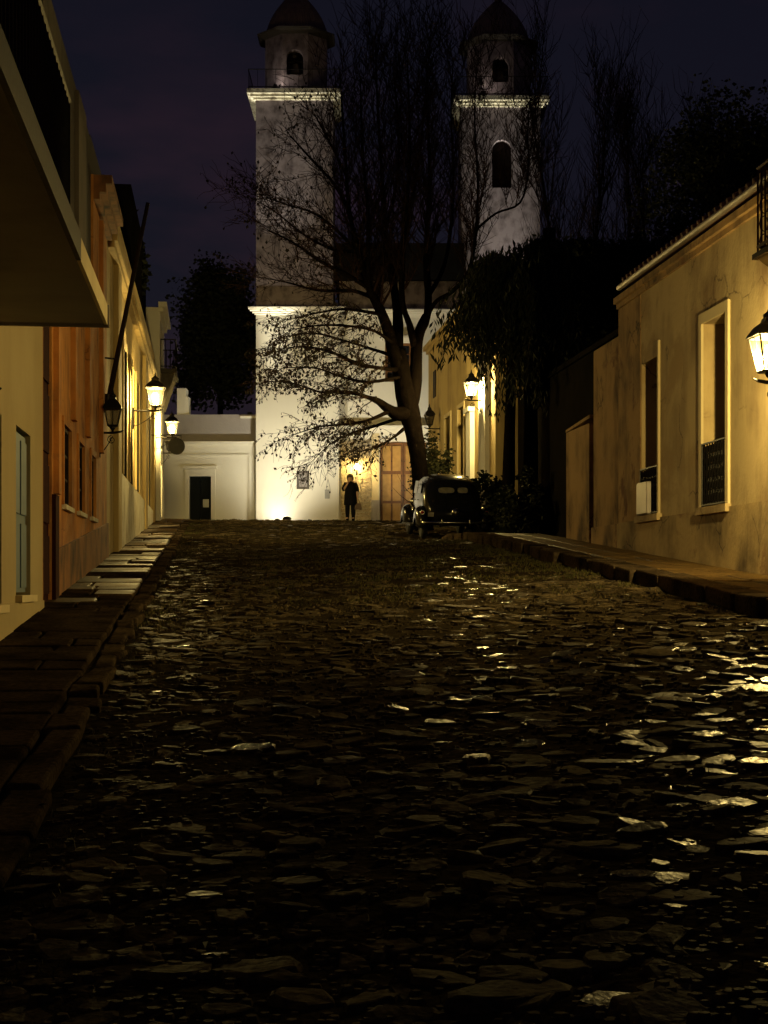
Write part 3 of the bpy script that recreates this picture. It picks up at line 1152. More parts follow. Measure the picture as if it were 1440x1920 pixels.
# ================================================================== lanterns
def lantern_parts(root, lit, w=0.19, h=0.42, arm=0.5, arm_drop=0.05):
    """four-sided street lantern; local origin at the wall, arm along +x, lantern standing on the arm's end"""
    cx = arm
    zb = 0.10
    wb = w * 0.58
    # frame: corner bars and rings
    mb = MB()
    cs = [(1, 1), (-1, 1), (-1, -1), (1, -1)]
    for sx, sy in cs:
        mb.tube([(cx + sx * wb, sy * wb, zb), (cx + sx * w, sy * w, zb + h)], .011, 4)
    for r, z in ((wb, zb), (w, zb + h)):
        for i in range(4):
            a, b = cs[i], cs[(i + 1) % 4]
            mb.tube([(cx + a[0] * r, a[1] * r, z), (cx + b[0] * r, b[1] * r, z)], .013, 4)
    mb.lathe([(wb * 1.25, zb - .02), (wb * 1.3, zb - .005), (wb * 1.0, zb - .004)], (cx, 0, 0), 4, None, pi / 4)
    fr = mb.build('frame', M['iron'], root)
    for i in range(4):
        a, b = cs[i], cs[(i + 1) % 4]
        k = .985
        m2 = MB().add([(cx + a[0] * wb * k, a[1] * wb * k, zb + .008), (cx + b[0] * wb * k, b[1] * wb * k, zb + .008),
                       (cx + b[0] * w * k, b[1] * w * k, zb + h - .008), (cx + a[0] * w * k, a[1] * w * k, zb + h - .008)], [(0, 1, 2, 3)])
        m2.build('pane', M['pane_lit'] if lit else M['pane_off'], fr, recalc=False)
        mid = ((a[0] + b[0]) / 2, (a[1] + b[1]) / 2)
        MB().tube([(cx + mid[0] * wb, mid[1] * wb, zb), (cx + mid[0] * w, mid[1] * w, zb + h)], .006, 4).build('glazing_bar', M['iron'], fr)
    mb = MB()
    q = 2 ** .5
    mb.lathe([(w * 1.16 * q, zb + h), (w * 1.10 * q, zb + h + .03), (w * .80 * q, zb + h + .11), (w * .45 * q, zb + h + .16), (w * .40 * q, zb + h + .2)], (cx, 0, 0), 4, None, pi / 4)
    cap = mb.build('cap', M['iron'], root)
    MB().lathe([(w * .42, zb + h + .2), (w * .46, zb + h + .235), (w * .2, zb + h + .27), (.02, zb + h + .3), (.012, zb + h + .36), (0, zb + h + .37)], (cx, 0, 0), 10).build('finial', M['iron'], cap, smooth=True)
    if lit:
        mb = MB()
        mb.lathe([(0, zb + .09), (.035, zb + .11), (.058, zb + .17), (.060, zb + .22), (.038, zb + .27), (0, zb + .285)], (cx, 0, 0), 8)
        mb.build('bulb', M['bulb'], root, smooth=True)
    mb = MB()
    mb.lathe([(.012, zb + .09), (.014, zb - .01), (.06, zb - .015), (.05, zb - .05), (.02, zb - .08), (.02, zb - .12)], (cx, 0, 0), 8)
    mb.build('holder', M['iron'], root, smooth=True)
    # arm with scroll
    mb = MB()
    mb.tube([(0, 0, -arm_drop + .03), (arm * .5, 0, -arm_drop + .025), (cx + .04, 0, -arm_drop + .03), (cx + .13, 0, -arm_drop + .045), (cx + .19, 0, -arm_drop + .07)], [.022, .02, .024, .02, .008], 6)
    pts = []
    for i in range(9):
        t = i / 8
        pts.append((arm * t, 0, -.38 + .30 * t ** 1.5))
    mb.tube(pts, .009, 5)
    pts = []
    for i in range(20):
        t = i / 19 * 3.3 * pi
        r = .075 * (1 - i / 24)
        pts.append((cx - .02 + r * cos(t + pi / 2), 0, -.145 + r * sin(t + pi / 2) + .0))
    mb.tube(pts, .008, 5)
    mb.box(-.02, .012, -.05, .05, -.45, .05)
    mb.build('bracket', M['iron'], root)
    return root


GRP = 'wall lanterns of the street'


def lantern(label, l, s, z, side, lit=True, w=.19, arm=.5, h=.42):
    """side +1: on a left wall, arm towards +l; -1: on a right wall"""
    r = empty('wall_lantern', (0, 0, 0), label, 'lantern', GRP)
    ORG[r.name] = Vector((0, 0, 0))
    lantern_parts(r, lit, w, h, arm)
    r.location = S(l, s, z)
    r.rotation_euler = (0, 0, TH if side > 0 else TH + pi)
    return r


lantern('lit lantern on a red-lit arm above the tall barred windows of the yellow house', LW + .1, 36.0, z_at(772, LW, 36) + .05, 1, True, .2, .5, .40)
lantern('lit lantern at the far end of the yellow house beside the round sign', LW + .1, 49.6, z_at(822, LW, 49.6) + .05, 1, True, .19, .5, .38)
lantern('unlit dark lantern on the wall at the foot of the flagpole', LW, 27.0, z_at(800, LW, 27) - .08, 1, False, .14, .22, .29)
lantern('small unlit lantern below the far lit lantern near the white corner house', -1.8, 51.6, z_at(848, -1.8, 51.6), 1, False, .14, .25, .26)
lantern('dark lantern on the cream house wall cut off by the picture edge', LW, 12.15, z_at(712, LW, 12.15) - .08, 1, False, .13, .16, .22)
RW = 6.6
SL = s_at(1444, 5.92)
lantern('big lit lantern with scrolled arm on the ochre house wall', RW, SL, z_at(696, 5.92, SL) - .1, -1, True, .175, .68, .37)
lantern('lit lantern beside the white pilasters of the house behind the car', 7.4, 41.9, z_at(748, 7.0, 41.9) - .02, -1, True, .18, .4, .36)
lantern('unlit lantern high on the wall behind the leaning tree trunk', 7.4, 50.6, z_at(797, 7.2, 50.6) - .1, -1, False, .15, .35, .33)

# ================================================================== right side: ochre house
rh = empty('ochre_house', S(RW, 19, rwalk_z(6, 19)), 'weathered ochre house on the right lit by the big lantern', 'house')
fr_ = right_fn(RW)
S_FAR = s_at(1160, RW)
SG_ = s_at(1160, RW - .17)
w1 = (s_at(1364, RW), s_at(1319, RW), 2.66, 5.16)
w2 = (s_at(1236, RW), s_at(1203, RW), 2.68, 5.05)
dd = (15.0, 16.1, 1.75, 4.35)
mb = MB()
facade(mb, fr_, 8.0, S_FAR, .6, 6.33, [dd, w1, w2], .42, 6)
mb.build('wall', M['right_house'], rh)
# old end of the wall, darker plaster, a few mm proud
mb = MB()
fbox(mb, fr_, 8.0, S_FAR, .7, 2.62, -.03, -.002)
mb.build('dado', M['right_dado'], rh)
for k, (a, b, c, d) in enumerate((w1, w2)):
    w = rect_window(rh, fr_, a, b, c, d, .30, .07, M['shutter_blue'] if k == 0 else M['dark_wood'], M['pane'], 2, 4)
    mb = MB()
    for (x0, x1, y0, y1) in (((a - .11, a, c - .05, d + .14), (b, b + .11, c - .05, d + .14), (a, b, d, d + .14)) if k == 0 else ((a - .06, a, c - .05, d + .22),)):
        fbox(mb, fr_, x0, x1, y0, y1, -.035, .0)
    mb.build('surround', M['trim_cream'], rh)
    fbox(MB(), fr_, a - .14, b + .14, c - .10, c, -.08, .29).build('sill', M['right_house'], rh)
    # wrought guard in front of the lower part
    hgt = .86 if k == 0 else .72
    mb = MB()
    for zz in (c + .03, c + hgt):
        mb.tube([fr_(a, zz, -.02), fr_(b, zz, -.02)], .016, 5)
    for u in (a + .01, b - .01):
        mb.tube([fr_(u, c, -.02), fr_(u, c + hgt, -.02)], .016, 5)
    fbox(mb, fr_, a + .02, b - .02, c + .05, c + hgt - .03, .010, .016)
    gd = mb.build('window_guard', M['iron'], w)
    n = 9
    for i in range(1, n):
        u = a + (b - a) * i / n
        mb = MB()
        mb.tube([fr_(u, c + .03, -.02), fr_(u, c + hgt, -.02)], .011, 4)
        for j in range(5):
            zc_ = c + .12 + j * (hgt - .2) / 4
            pts = [fr_(u + .045 * cos(t * pi / 4), zc_ + .06 * sin(t * pi / 4), -.02) for t in range(9)]
            mb.tube(pts, .006, 4, False)
        if k == 0:
            mb.build('guard_bar', M['iron'], w)
        else:
            mb.build('guard_bar', M['iron'], w)
# open shutter leaf in the first window
mb = MB()
fbox(mb, fr_, w1[0] + .08, w1[0] + .58, w1[2] + .1, w1[3] - .05, .27, .295)
mb.build('shutter', M['shutter_blue'], rh)
# surround ends and eave
mb = MB()
cornice(mb, fr_, 8.0, S_FAR, 6.15, [(.08, .04), (.10, .09)], False)
mb.build('cornice', M['right_old'], rh)
mb = MB()
mb.hexa([S(RW - .13, 7.9, 6.36), S(RW + 3, 7.9, 7.6), S(RW + 3, SG_, 7.6), S(RW - .13, SG_, 6.36),
         S(RW - .13, 7.9, 6.42), S(RW + 3, 7.9, 7.68), S(RW + 3, SG_, 7.68), S(RW - .13, SG_, 6.42)])
rf = mb.build('roof', M['roof_tile'], rh)
s = 8.0
while s < SG_ - .15:
    MB().tube([S(RW - .14, s + .1, 6.44), S(RW + 2.9, s + .1, 7.69)], .085, 6).build('roof_tile', M['roof_tile'], rf, smooth=True)
    s += .24
MB().tube([S(RW - .17, 7.9, 6.38), S(RW - .17, SG_, 6.38)], .045, 8).build('gutter', M['gutter'], rh, smooth=True)
# corner strip of older plaster
mb = MB()
fbox(mb, fr_, S_FAR - 1.35, S_FAR - .03, 2.63, 6.14, -.012, .0)
mb.build('old_plaster', M['right_old'], rh)
# door
fbox(MB(), fr_, dd[0] + .02, dd[1] - .02, dd[2], dd[3] - .02, .25, .3).build('door', M['dark_wood'], rh)
mb = MB()
for (x0, x1, y0, y1) in ((dd[0] - .16, dd[0], 1.4, dd[3] + .16), (dd[1], dd[1] + .16, 1.6, dd[3] + .16), (dd[0], dd[1], dd[3], dd[3] + .16)):
    fbox(mb, fr_, x0, x1, y0, y1, -.06, .0)
mb.build('surround', M['trim_cream'], rh)
MB().sbox(RW - .45, RW - .032, dd[0] - .2, dd[1] + .3, 1.2, 1.78).build('doorstep', M['kerb'], rh)
BE = s_at(1421, 5.98)
# small iron balcony under the eave
mb = MB()
mb.hexa([S(6.28, 14.9, 5.0), S(6.6, 14.9, 4.95), S(6.6, BE, 4.95), S(6.28, BE, 5.0),
         S(5.98, 14.9, 5.22), S(6.6, 14.9, 5.22), S(6.6, BE, 5.22), S(5.98, BE, 5.22)])
bl = mb.build('balcony', M['trim_cream'], rh)
MB().sbox(5.93, 6.6, 14.85, BE + .05, 5.222, 5.28).build('slab_edge', M['dark_wood'], bl)
p_ = [S(6.59, BE, 0), S(5.98, BE, 0), S(5.98, 14.9, 0)]
railing('railing', bl, [(p.x, p.y) for p in p_], 5.28, .95, M['iron_red'], .11, .012)
mb = MB()
for i in range(5):
    l_ = 6.05 + i * .115
    for j in range(4):
        zc_ = 5.42 + j * .2
        mb.tube([S(l_ + .05 * cos(t * pi / 4), BE, zc_ + .085 * sin(t * pi / 4)) for t in range(9)], .008, 4, False)
mb.build('scrollwork', M['iron_red'], bl)

# metal box on the far window sill
mb = MB()
mb.sbox(RW - .10, RW + .28, w2[0] + .34, w2[1] - .04, 2.69, 3.19)
bx = bevel(mb.build('metal_box', M['zinc']), .02, 2)
tag(bx, 'pale sheet-metal box standing in the lower part of the far dark window', 'box')

# garden walls beyond the house
gw = empty('garden_wall', S(RW, 25.8, rwalk_z(RW, 25.8)), 'stained high yard wall joining the far end of the ochre house', 'wall')
mb = MB()
SG1, SG2 = s_at(1111, RW), s_at(1057, RW)
facade(mb, right_fn(RW + .02), S_FAR + .01, SG1, 1.2, z_at(650, RW, 26), [], .2, .4)
mb.build('wall', M['right_old'], gw)
mb = MB()
fbox(mb, right_fn(RW + .02), S_FAR + .01, SG1 + .03, 1.2, 2.62, -.04, .0)
mb.build('plinth', M['right_old'], gw)
gw2 = empty('low_garden_wall', S(RW, 28, rwalk_z(RW, 28)), 'lower yard wall end with a dark drip stain beside the trees', 'wall')
mb = MB()
facade(mb, right_fn(RW + .05), SG1 + .45, SG2, 1.5, 4.515, [], .2, .45)
mb.build('wall', M['right_old'], gw2)
mb = MB()
mb.hexa([S(RW + .045, SG1 + .43, 4.60), S(RW + .54, SG1 + .43, 4.60), S(RW + .54, SG2 + .03, 4.52), S(RW + .045, SG2 + .03, 4.52),
         S(RW + .045, SG1 + .43, 4.66), S(RW + .54, SG1 + .43, 4.66), S(RW + .54, SG2 + .03, 4.57), S(RW + .045, SG2 + .03, 4.57)])
mb.build('coping', M['right_old'], gw2)
mb = MB()
fbox(mb, right_fn(RW + .3), SG1 + .01, SG1 + .44, 1.5, 4.6, 0, .06)
gd = mb.build('gate', M['dark_wood'])
tag(gd, 'narrow dark wooden gate between the two yard walls', 'gate')

# ================================================================== far right house behind the car
DL = 7.4
dh = empty('far_house', S(DL, 47, base_z(47)), 'pale yellow house with white pilasters behind the parked car', 'house')
fd = right_fn(DL)
D0, D1 = 40.4, 53.4
dw = [(45.6, 46.7, 4.6, 7.0), (48.2, 49.4, 4.6, 7.0), (50.9, 51.6, 4.6, 6.3)]
mb = MB()
facade(mb, fd, D0, D1, 2.4, 10.0, dw, .3, 6)
mb.build('wall', M['far_house'], dh)
for a, b, c, d in dw:
    rect_window(dh, fd, a, b, c, d, .18, .06, M['dark_wood'], M['pane'], 2, 4)
    mb = MB()
    for (x0, x1, y0, y1) in ((a - .13, a, c, d + .13), (b, b + .13, c, d + .13), (a, b, d, d + .13)):
        fbox(mb, fd, x0, x1, y0, y1, -.04, .0)
    mb.build('surround', M['trim_cream'], dh)
for (a, b, c, d) in ((43.75, 44.5, 4.42, 6.62), (41.3, 42.35, 4.55, 7.75)):
    mb = MB()
    fbox(mb, fd, a, b, c, d, -.13, 0)
    pl = mb.build('pilaster', M['white_paint'], dh)
    fbox(MB(), fd, a - .06, b + .06, d + .002, d + .14, -.2, 0).build('capital', M['white_paint'], pl)
    fbox(MB(), fd, a - .06, b + .06, c - .16, c - .002, -.18, 0).build('base', M['white_paint'], pl)
mb = MB()
fbox(mb, fd, D0, D1, 2.4, 4.2, -.25, -.002)
mb.build('plinth', M['dark_wall'], dh)
mb = MB()
cornice(mb, fd, D0, D1, 9.7, [(.12, .08), (.14, .18)], True)
mb.build('cornice', M['far_house'], dh)
mb = MB()
fbox(mb, fd, 51.5, 52.1, 8.0, 8.9, -.03, 0)
mb.build('vent', M['dark_wood'], dh)

# ================================================================== the church
YC = 62.0
GZ = base_z(62)
X = lambda px, Y=YC: (px - 720) / F * Y
Z = lambda py, Y=YC: EYE + (1098 - py) / F * Y
cu = empty('church', (X(660), YC, GZ), 'white church with two towers floodlit at its foot', 'church')
ff = front_fn(YC)
x0, x1 = X(480), X(635)
zc = Z(590)          # underside of the lower cornice
slit = (X(552), X(556.5), Z(644), Z(624))
board = (X(556), X(580), Z(917), Z(882))
mb = MB()
facade(mb, ff, x0, x1, GZ - .6, zc + .1, [slit, board], .22, x1 - x0)
mb.build('lower_wall', M['church_white'], cu)
fbox(MB(), ff, *slit, .2, .25).build('slit_window', M['pane'], cu)
# notice window in the lower wall
fbox(MB(), ff, board[0], board[1], board[2], board[3], .14, .18).build('notice_board', M['board_grey'], cu)
mb = MB()
fw = .045
for a, b, c, d in ((board[0] - fw, board[1] + fw, board[3], board[3] + .09), (board[0] - fw, board[0], board[2], board[3]), (board[1], board[1] + fw, board[2], board[3]), (board[0] - fw, board[1] + fw, board[2] - .05, board[2])):
    fbox(mb, ff, a, b, c, d, -.05, .02)
nf = mb.build('notice_frame', M['church_white'], cu)
fbox(MB(), ff, board[0] + .07, board[1] - .12, board[2] + .42, board[3] - .1, .125, .138).build('sheet', M['annex_grey'], nf)
fbox(MB(), ff, board[0] + .1, board[1] - .1, board[2] + .1, board[2] + .34, .125, .138).build('sheet', M['annex_grey'], nf)
# pilaster strip at the right of the lower wall
fbox(MB(), ff, X(626), X(635.5), GZ - .5, zc - .02, -.06, -.001).build('pilaster', M['church_white'], cu)
# right tower's lower body and the bay between
YB = YC + .55
fbay = front_fn(YB)
bx0, bx1 = x1 + .001, X(858)
win = (X(722, YB), X(772, YB), Z(716, YB), Z(642, YB))
dor = (X(712, YB), X(800, YB), GZ - .3, Z(828, YB))
mb = MB()
facade(mb, fbay, bx0, bx1, GZ - .6, zc + .1, [win, dor], .35, 4)
mb.build('entrance_wall', M['church_white'], cu)
w = rect_window(cu, fbay, *win, .22, .10, M['door_wood'], M['pane'], 2, 4, .04)
cornice(MB(), fbay, X(716, YB), X(778, YB), Z(638, YB), [(.08, .1), (.09, .18)]).build('window_hood', M['church_white'], cu)
cornice(MB(), fbay, X(642, YB), X(830, YB), Z(812, YB), [(.1, .1), (.1, .2), (.08, .32)]).build('entrance_cornice', M['church_white'], cu)
fbox(MB(), fbay, X(697, YB), X(711, YB), GZ - .3, Z(813, YB), -.09, 0).build('pilaster', M['trim_cream'], cu)
fbox(MB(), fbay, X(696, YB), X(712, YB), GZ - .3, Z(938, YB), -.14, -.092).build('pilaster_base', M['annex_grey'], cu)
# door leaves
dm = (dor[0] + dor[1]) / 2
for a, b in ((dor[0] + .03, dm - .01), (dm + .01, dor[1] - .03)):
    lf = fbox(MB(), fbay, a, b, GZ - .2, dor[3] - .03, .1, .16).build('door', M['door_wood'], cu)
    hh = dor[3] - GZ
    for (c, d) in ((.08, .28), (.31, .62), (.66, .95)):
        for (e0, e1) in ((.10, .46), (.54, .90)):
            fbox(MB(), fbay, a + (b - a) * e0, a + (b - a) * e1, GZ + hh * c, GZ + hh * d, .045, .098).build('panel', M['door_panel'], lf)
    for k in range(5):
        for e0 in (.05, .5, .95):
            MB().lathe([(.022, 0), (.012, .018), (0, .022)], (a + (b - a) * e0, YB + .098, GZ + .3 + k * .6), 6, Matrix.Rotation(pi / 2, 3, 'X')).build('stud', M['iron'], lf)
# rubble stones of the entrance wall
rnd = random.Random(31)
zz = GZ - .05
vars_ = []
for i in range(10):
    mb = MB()
    hx, hz = .5, .5
    c8 = []
    for zq in (-.5, .5):
        for (xq, yq) in ((-.5, -.5), (.5, -.5), (.5, .5), (-.5, .5)):
            c8.append((xq + rnd.uniform(-.09, .09), yq + (rnd.uniform(-.25, .1) if yq < 0 else 0), zq + rnd.uniform(-.1, .1)))
    mb.hexa(c8)
    vars_.append(mb.mesh('stone', mat=M['masonry']))
while zz < Z(828, YB):
    h = rnd.uniform(.09, .17)
    xx = X(638.5, YB) + rnd.uniform(0, .05)
    while xx < X(696, YB) - .06:
        wd = min(rnd.uniform(.16, .36), X(696.5, YB) - xx)
        if wd > .05:
            ob = bpy.data.objects.new('stone', rnd.choice(vars_))
            C.objects.link(ob)
            ob.parent = cu
            ob.location = Vector((xx + wd / 2, YB - .03, zz + h / 2)) - ORG['church']
            ob.scale = (wd * .93, .11, h * .9)
        xx += wd
    zz += h
# lower cornice over everything
STEPS = [(.07, .06), (.08, .14), (.07, .24), (.06, .30)]
mb = MB()
cornice(mb, ff, x0, x1, zc, STEPS)
mb.build('cornice', M['church_white'], cu)
mb = MB()
cornice(mb, fbay, bx0 + .31, bx1, zc, STEPS, False)
mb.build('cornice', M['church_white'], cu)
# attic and nave roof between the towers
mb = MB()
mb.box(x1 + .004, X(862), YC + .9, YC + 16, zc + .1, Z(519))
mb.build('attic_wall', M['church_old_shaded'], cu)
mb = MB()
mb.box(X(626), X(872), YC + .75, YC + 17, Z(518), Z(448))
mb.build('nave_roof', M['black_wall'], cu)


def tower(px0, px1, Y, pyc, niche, wmat):
    """upper tower: shaft, cornice, railing, octagonal belfry, eave and tiled dome"""
    a, b = X(px0, Y), X(px1, Y)
    w = b - a
    z0, z1 = zc + .25, Z(pyc, Y)
    f = front_fn(Y)
    mb = MB()
    if niche:
        nx, hw, nb, nt_ = niche
        arch_cell(mb, f, a, b, z0, z1, X(nx, Y), hw, Z(nb, Y), Z(nt_, Y) - hw, .35)
        fbox(MB(), f, X(nx, Y) - hw, X(nx, Y) + hw, Z(nb, Y), Z(nt_, Y), .3, .34).build('niche_back', M['dark_wood'], cu)
        mb.add([f(a, z0, 0), f(a, z1, 0), f(a, z1, w), f(a, z0, w)], [(0, 1, 2, 3)])
        mb.add([f(b, z0, 0), f(b, z1, 0), f(b, z1, w), f(b, z0, w)], [(3, 2, 1, 0)])
        mb.add([f(a, z0, w), f(b, z0, w), f(b, z1, w), f(a, z1, w)], [(3, 2, 1, 0)])
    else:
        sl = (X(556, Y), X(559, Y), Z(492, Y), Z(468, Y))
        facade(mb, f, a, b, z0, z1, [sl], .22, w)
        fbox(MB(), f, *sl, .2, .25).build('slit_window', M['pane'], cu)
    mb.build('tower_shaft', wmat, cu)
    mb = MB()
    zc2 = z1
    for h, p in ((.09, .10), (.11, .22), (.18, .34)):
        mb.box(a - p, b + p, Y - p, Y + w + p, zc2, zc2 + h - .003)
        zc2 += h
    mb.build('tower_cornice', M['cornice'], cu)
    q = .28
    railing('tower_railing', cu, [(a - q, Y - q), (b + q, Y - q), (b + q, Y + w + q), (a - q, Y + w + q), (a - q, Y - q)], zc2 - .003, .78, M['iron'], .34, .008)
    # octagon
    cx, cy = (a + b) / 2, Y + w / 2
    R = w * .405            # apothem
    half = R * math.tan(pi / 8)
    zt = zc2 + 2.42
    mb = MB()
    for k in range(8):
        t = -pi / 2 + k * pi / 4
        nrm, tan = Vector((cos(t), sin(t), 0)), Vector((-sin(t), cos(t), 0))
        g = lambda u, v, ww, nrm=nrm, tan=tan: Vector((cx, cy, v)) + nrm * (R - ww) + tan * u
        if k in (0, 2, 6):
            arch_cell(mb, g, -half, half, zc2 - .01, zt, 0, .34, zc2 + .75, zc2 + 1.45, .3)
        else:
            mb.add([g(-half, zc2 - .01, 0), g(half, zc2 - .01, 0), g(half, zt, 0), g(-half, zt, 0)], [(0, 1, 2, 3)])
    mb.add([Vector((cx, cy, zt - .02)) + Vector((cos(-pi / 2 + (k + .5) * pi / 4), sin(-pi / 2 + (k + .5) * pi / 4), 0)) * (R / cos(pi / 8)) for k in range(8)], [tuple(range(8))])
    bf = mb.build('belfry', wmat, cu, recalc=False)
    Ro = R / cos(pi / 8)
    mb = MB()
    mb.lathe([(Ro * 1.0, zt), (Ro * 1.08, zt + .06), (Ro * 1.22, zt + .12), (Ro * 1.26, zt + .19), (Ro * .86, zt + .30)], (cx, cy, 0), 8, None, pi / 8)
    mb.build('belfry_eave', M['dark_wall'], cu)
    # tiled dome: rows of scalloped tiles on eight sides
    mb = MB()
    rows = 16
    prof = []
    for j in range(rows + 1):
        t = j / rows
        r = Ro * (.80 * (1 - t ** 1.9) + .10)
        z = zt + .24 + 1.85 * t
        prof.append((r, z))
    nseg = 64
    for j in range(rows):
        r0_, z0_ = prof[j]
        r1_, z1_ = prof[j + 1]
        for k in range(nseg):
            t0, t1 = 2 * pi * k / nseg, 2 * pi * (k + 1) / nseg
            tm = (t0 + t1) / 2
            def P(r, t, z):
                oct_ = cos(pi / 8) / cos(((t) % (pi / 4)) - pi / 8)
                rr = r * (0.5 + .5 * oct_)
                return (cx + rr * cos(t), cy + rr * sin(t), z)
            mb.add([P(r0_ + .02, t0, z0_), P(r0_ + .07, tm, z0_ - .015), P(r0_ + .02, t1, z0_), P(r1_ - .01, t1, z1_ + .02), P(r1_ + .035, tm, z1_ + .02), P(r1_ - .01, t0, z1_ + .02)],
                   [(0, 1, 4, 5), (1, 2, 3, 4)])
    dm_ = mb.build('dome_tiles', M['dome_tile'], cu, kind='stuff', recalc=False)
    mb = MB()
    mb.lathe([(r - .06, z) for r, z in prof] + [(.25, prof[-1][1] + .2), (.2, prof[-1][1] + .8), (0, prof[-1][1] + 1.0)], (cx, cy, 0), 16)
    mb.build('dome', M['dome_tile'], cu)
    return cx, cy, zc2, zt, R


tl = tower(480, 624, YC + .02, 188, None, M['church_old_shaded'])
tr_ = tower(866, 1013, YC + .85, 201, (941, .40, 352, 262), M['church_old_shaded'])
mb = MB()
YR = YC + .85
facade(mb, front_fn(YR), X(858) + .002, X(1018, YR), GZ - .6, zc + .24, [], .2, 3.4)
mb.build('lower_wall', M['church_white'], cu)

GB = 'bells of the church towers'
for k, t in enumerate((tl, tr_)):
    be = empty('bell', (t[0], t[1] - t[4] + .42, t[2] + 1.9), ('bronze bell hanging in the open arch of the nearer left tower', 'bronze bell hanging in the open arch of the right tower')[k], 'bell', GB)
    c0 = Vector((t[0], t[1] - t[4] + .42, t[2] + .88))
    MB().lathe([(.27, 0), (.25, .06), (.19, .2), (.16, .36), (.12, .44), (.04, .47), (0, .47)], c0, 20).build('bell_body', M['bronze'], be, smooth=True)
    MB().tube([c0 + Vector((-.5, 0, .52)), c0 + Vector((.5, 0, .52))], .04, 6).build('yoke', M['dark_wood'], be)
    MB().lathe([(0, -.12), (.05, -.08), (.05, -.03), (.015, .02), (.015, .3)], c0, 8).build('clapper', M['iron'], be, smooth=True)

# small plaque on the white wall
mb = MB()
fbox(mb, ff, X(609), X(618), Z(935), Z(918), -.03, -.001)
tag(bevel(mb.build('plaque', M['plaque_grey']), .008), 'small grey plaque on the white church wall left of the standing person', 'plaque')

# entrance lantern: globe on a bracket in front of the rubble wall
el = empty('entrance_lamp', (X(669, YB), YB - .06, Z(884, YB)), 'small lit lamp on the rubble wall above the standing person', 'lamp')
gx, gy, gz = X(669, YB), YB - .42, Z(876, YB)
MB().lathe([(0, -.11), (.045, -.10), (.075, -.04), (.08, .02), (.06, .07), (.03, .1), (0, .11)], (gx, gy, gz), 12).build('globe', M['globe'], el, smooth=True)
mb = MB()
mb.lathe([(.10, .1), (.06, .15), (.02, .18), (0, .2)], (gx, gy, gz), 10)
mb.build('cap', M['iron'], el)
mb = MB()
mb.tube([(gx, gy, gz - .11), (gx, gy, gz - .2), (gx, gy + .1, gz - .28), (gx, YB - .08, gz - .24)], .014, 5)
mb.box(gx - .04, gx + .04, YB - .10, YB - .07, gz - .34, gz - .14)
mb.build('bracket', M['iron'], el)


# floodlights
def flood(label, x, y, z, target, watts, size, col=(1.0, .93, .71), w=.3, blend=.8, rad=.12):
    r = empty('floodlight', (x, y, z), label, 'floodlight', 'floodlights of the church')
    d = (Vector(target) - Vector((x, y, z))).normalized()
    rot = d.to_track_quat('Z', 'Y').to_matrix()
    mb = MB()
    mb.lathe([(w * .35, -.2), (w * .5, -.16), (w * .5, -.03), (w * .56, -.01), (w * .56, .0), (w * .47, .0), (w * .45, -.03), (0, -.03)], (x, y, z), 14, rot)
    mb.build('housing', M['iron'], r, smooth=False)
    MB().lathe([(0, -.022), (w * .44, -.022), (w * .44, -.018), (0, -.018)], (x, y, z), 14, rot).build('lens', M['lens'], r)
    mb = MB()
    p = Vector((x, y, z)) - d * .1
    mb.tube([p + rot @ Vector((w * .52, 0, 0)), (x + .12, y, z - .13)], .015, 5)
    mb.tube([p - rot @ Vector((w * .52, 0, 0)), (x - .12, y, z - .13)], .015, 5)
    mb.box(x - .18, x + .18, y - .1, y + .1, z - .20, z - .13)
    mb.build('stand', M['iron'], r)
    ld = bpy.data.lights.new('flood_beam', 'SPOT')
    ld.energy = watts
    ld.color = col
    ld.spot_size = radians(size)
    ld.spot_blend = blend
    ld.shadow_soft_size = rad
    lo = bpy.data.objects.new('flood_beam', ld)
    C.objects.link(lo)
    lo.location = Vector((x, y, z)) + d * .02
    lo.rotation_euler = d.to_track_quat('-Z', 'Y').to_euler()
    return r


gzf = base_z(60) + .28
flood('floodlight on the ground close to the foot of the white church wall', X(523), YC - .9, gzf - .1, (X(523), YC + .3, gzf + 1.0), 75, 165, w=.26)
flood('floodlight standing in the square before the left tower', X(548), YC - 3.4, gzf - .1, (X(535), YC, zc - 1.6), FLOOD_W, 125, blend=1.0)
flood('floodlight standing in the square before the entrance bay', X(765), YC - 3.2, gzf - .1, (X(770), YC + .5, zc - 1.6), FLOOD_W * .7, 115, blend=1.0)
flood('narrow projector at the foot of the left tower aimed at its cornice', X(500), YC - 1.15, gzf - .1, (X(535), YC - .25, Z(185)), 19000, 18, w=.34, blend=1.0)
flood('narrow projector at the foot of the right tower aimed at its cornice', X(955), YC - .35, gzf - .1, (X(943), YC + .6, Z(200)), 19000, 18, w=.34, blend=1.0)
flood('small floodlight on the annex roof beside the left tower', X(462), YC + 1.6, Z(776, YC + .4) + .20, (X(480), YC + 1.2, Z(205)), 1500, 50, w=.2)

for t_, yy, lb in ((tl, YC + .02, 'tiny floodlight on the terrace corner of the left tower'), (tr_, YC + .85, 'tiny floodlight on the terrace corner of the right tower')):
    flood(lb, t_[0] - t_[4] * .6, yy - .12, t_[2] + .20, (t_[0] - .1, yy + .6, t_[2] + 2.0), 7, 150, (1.0, .80, .66), w=.14, rad=.05)

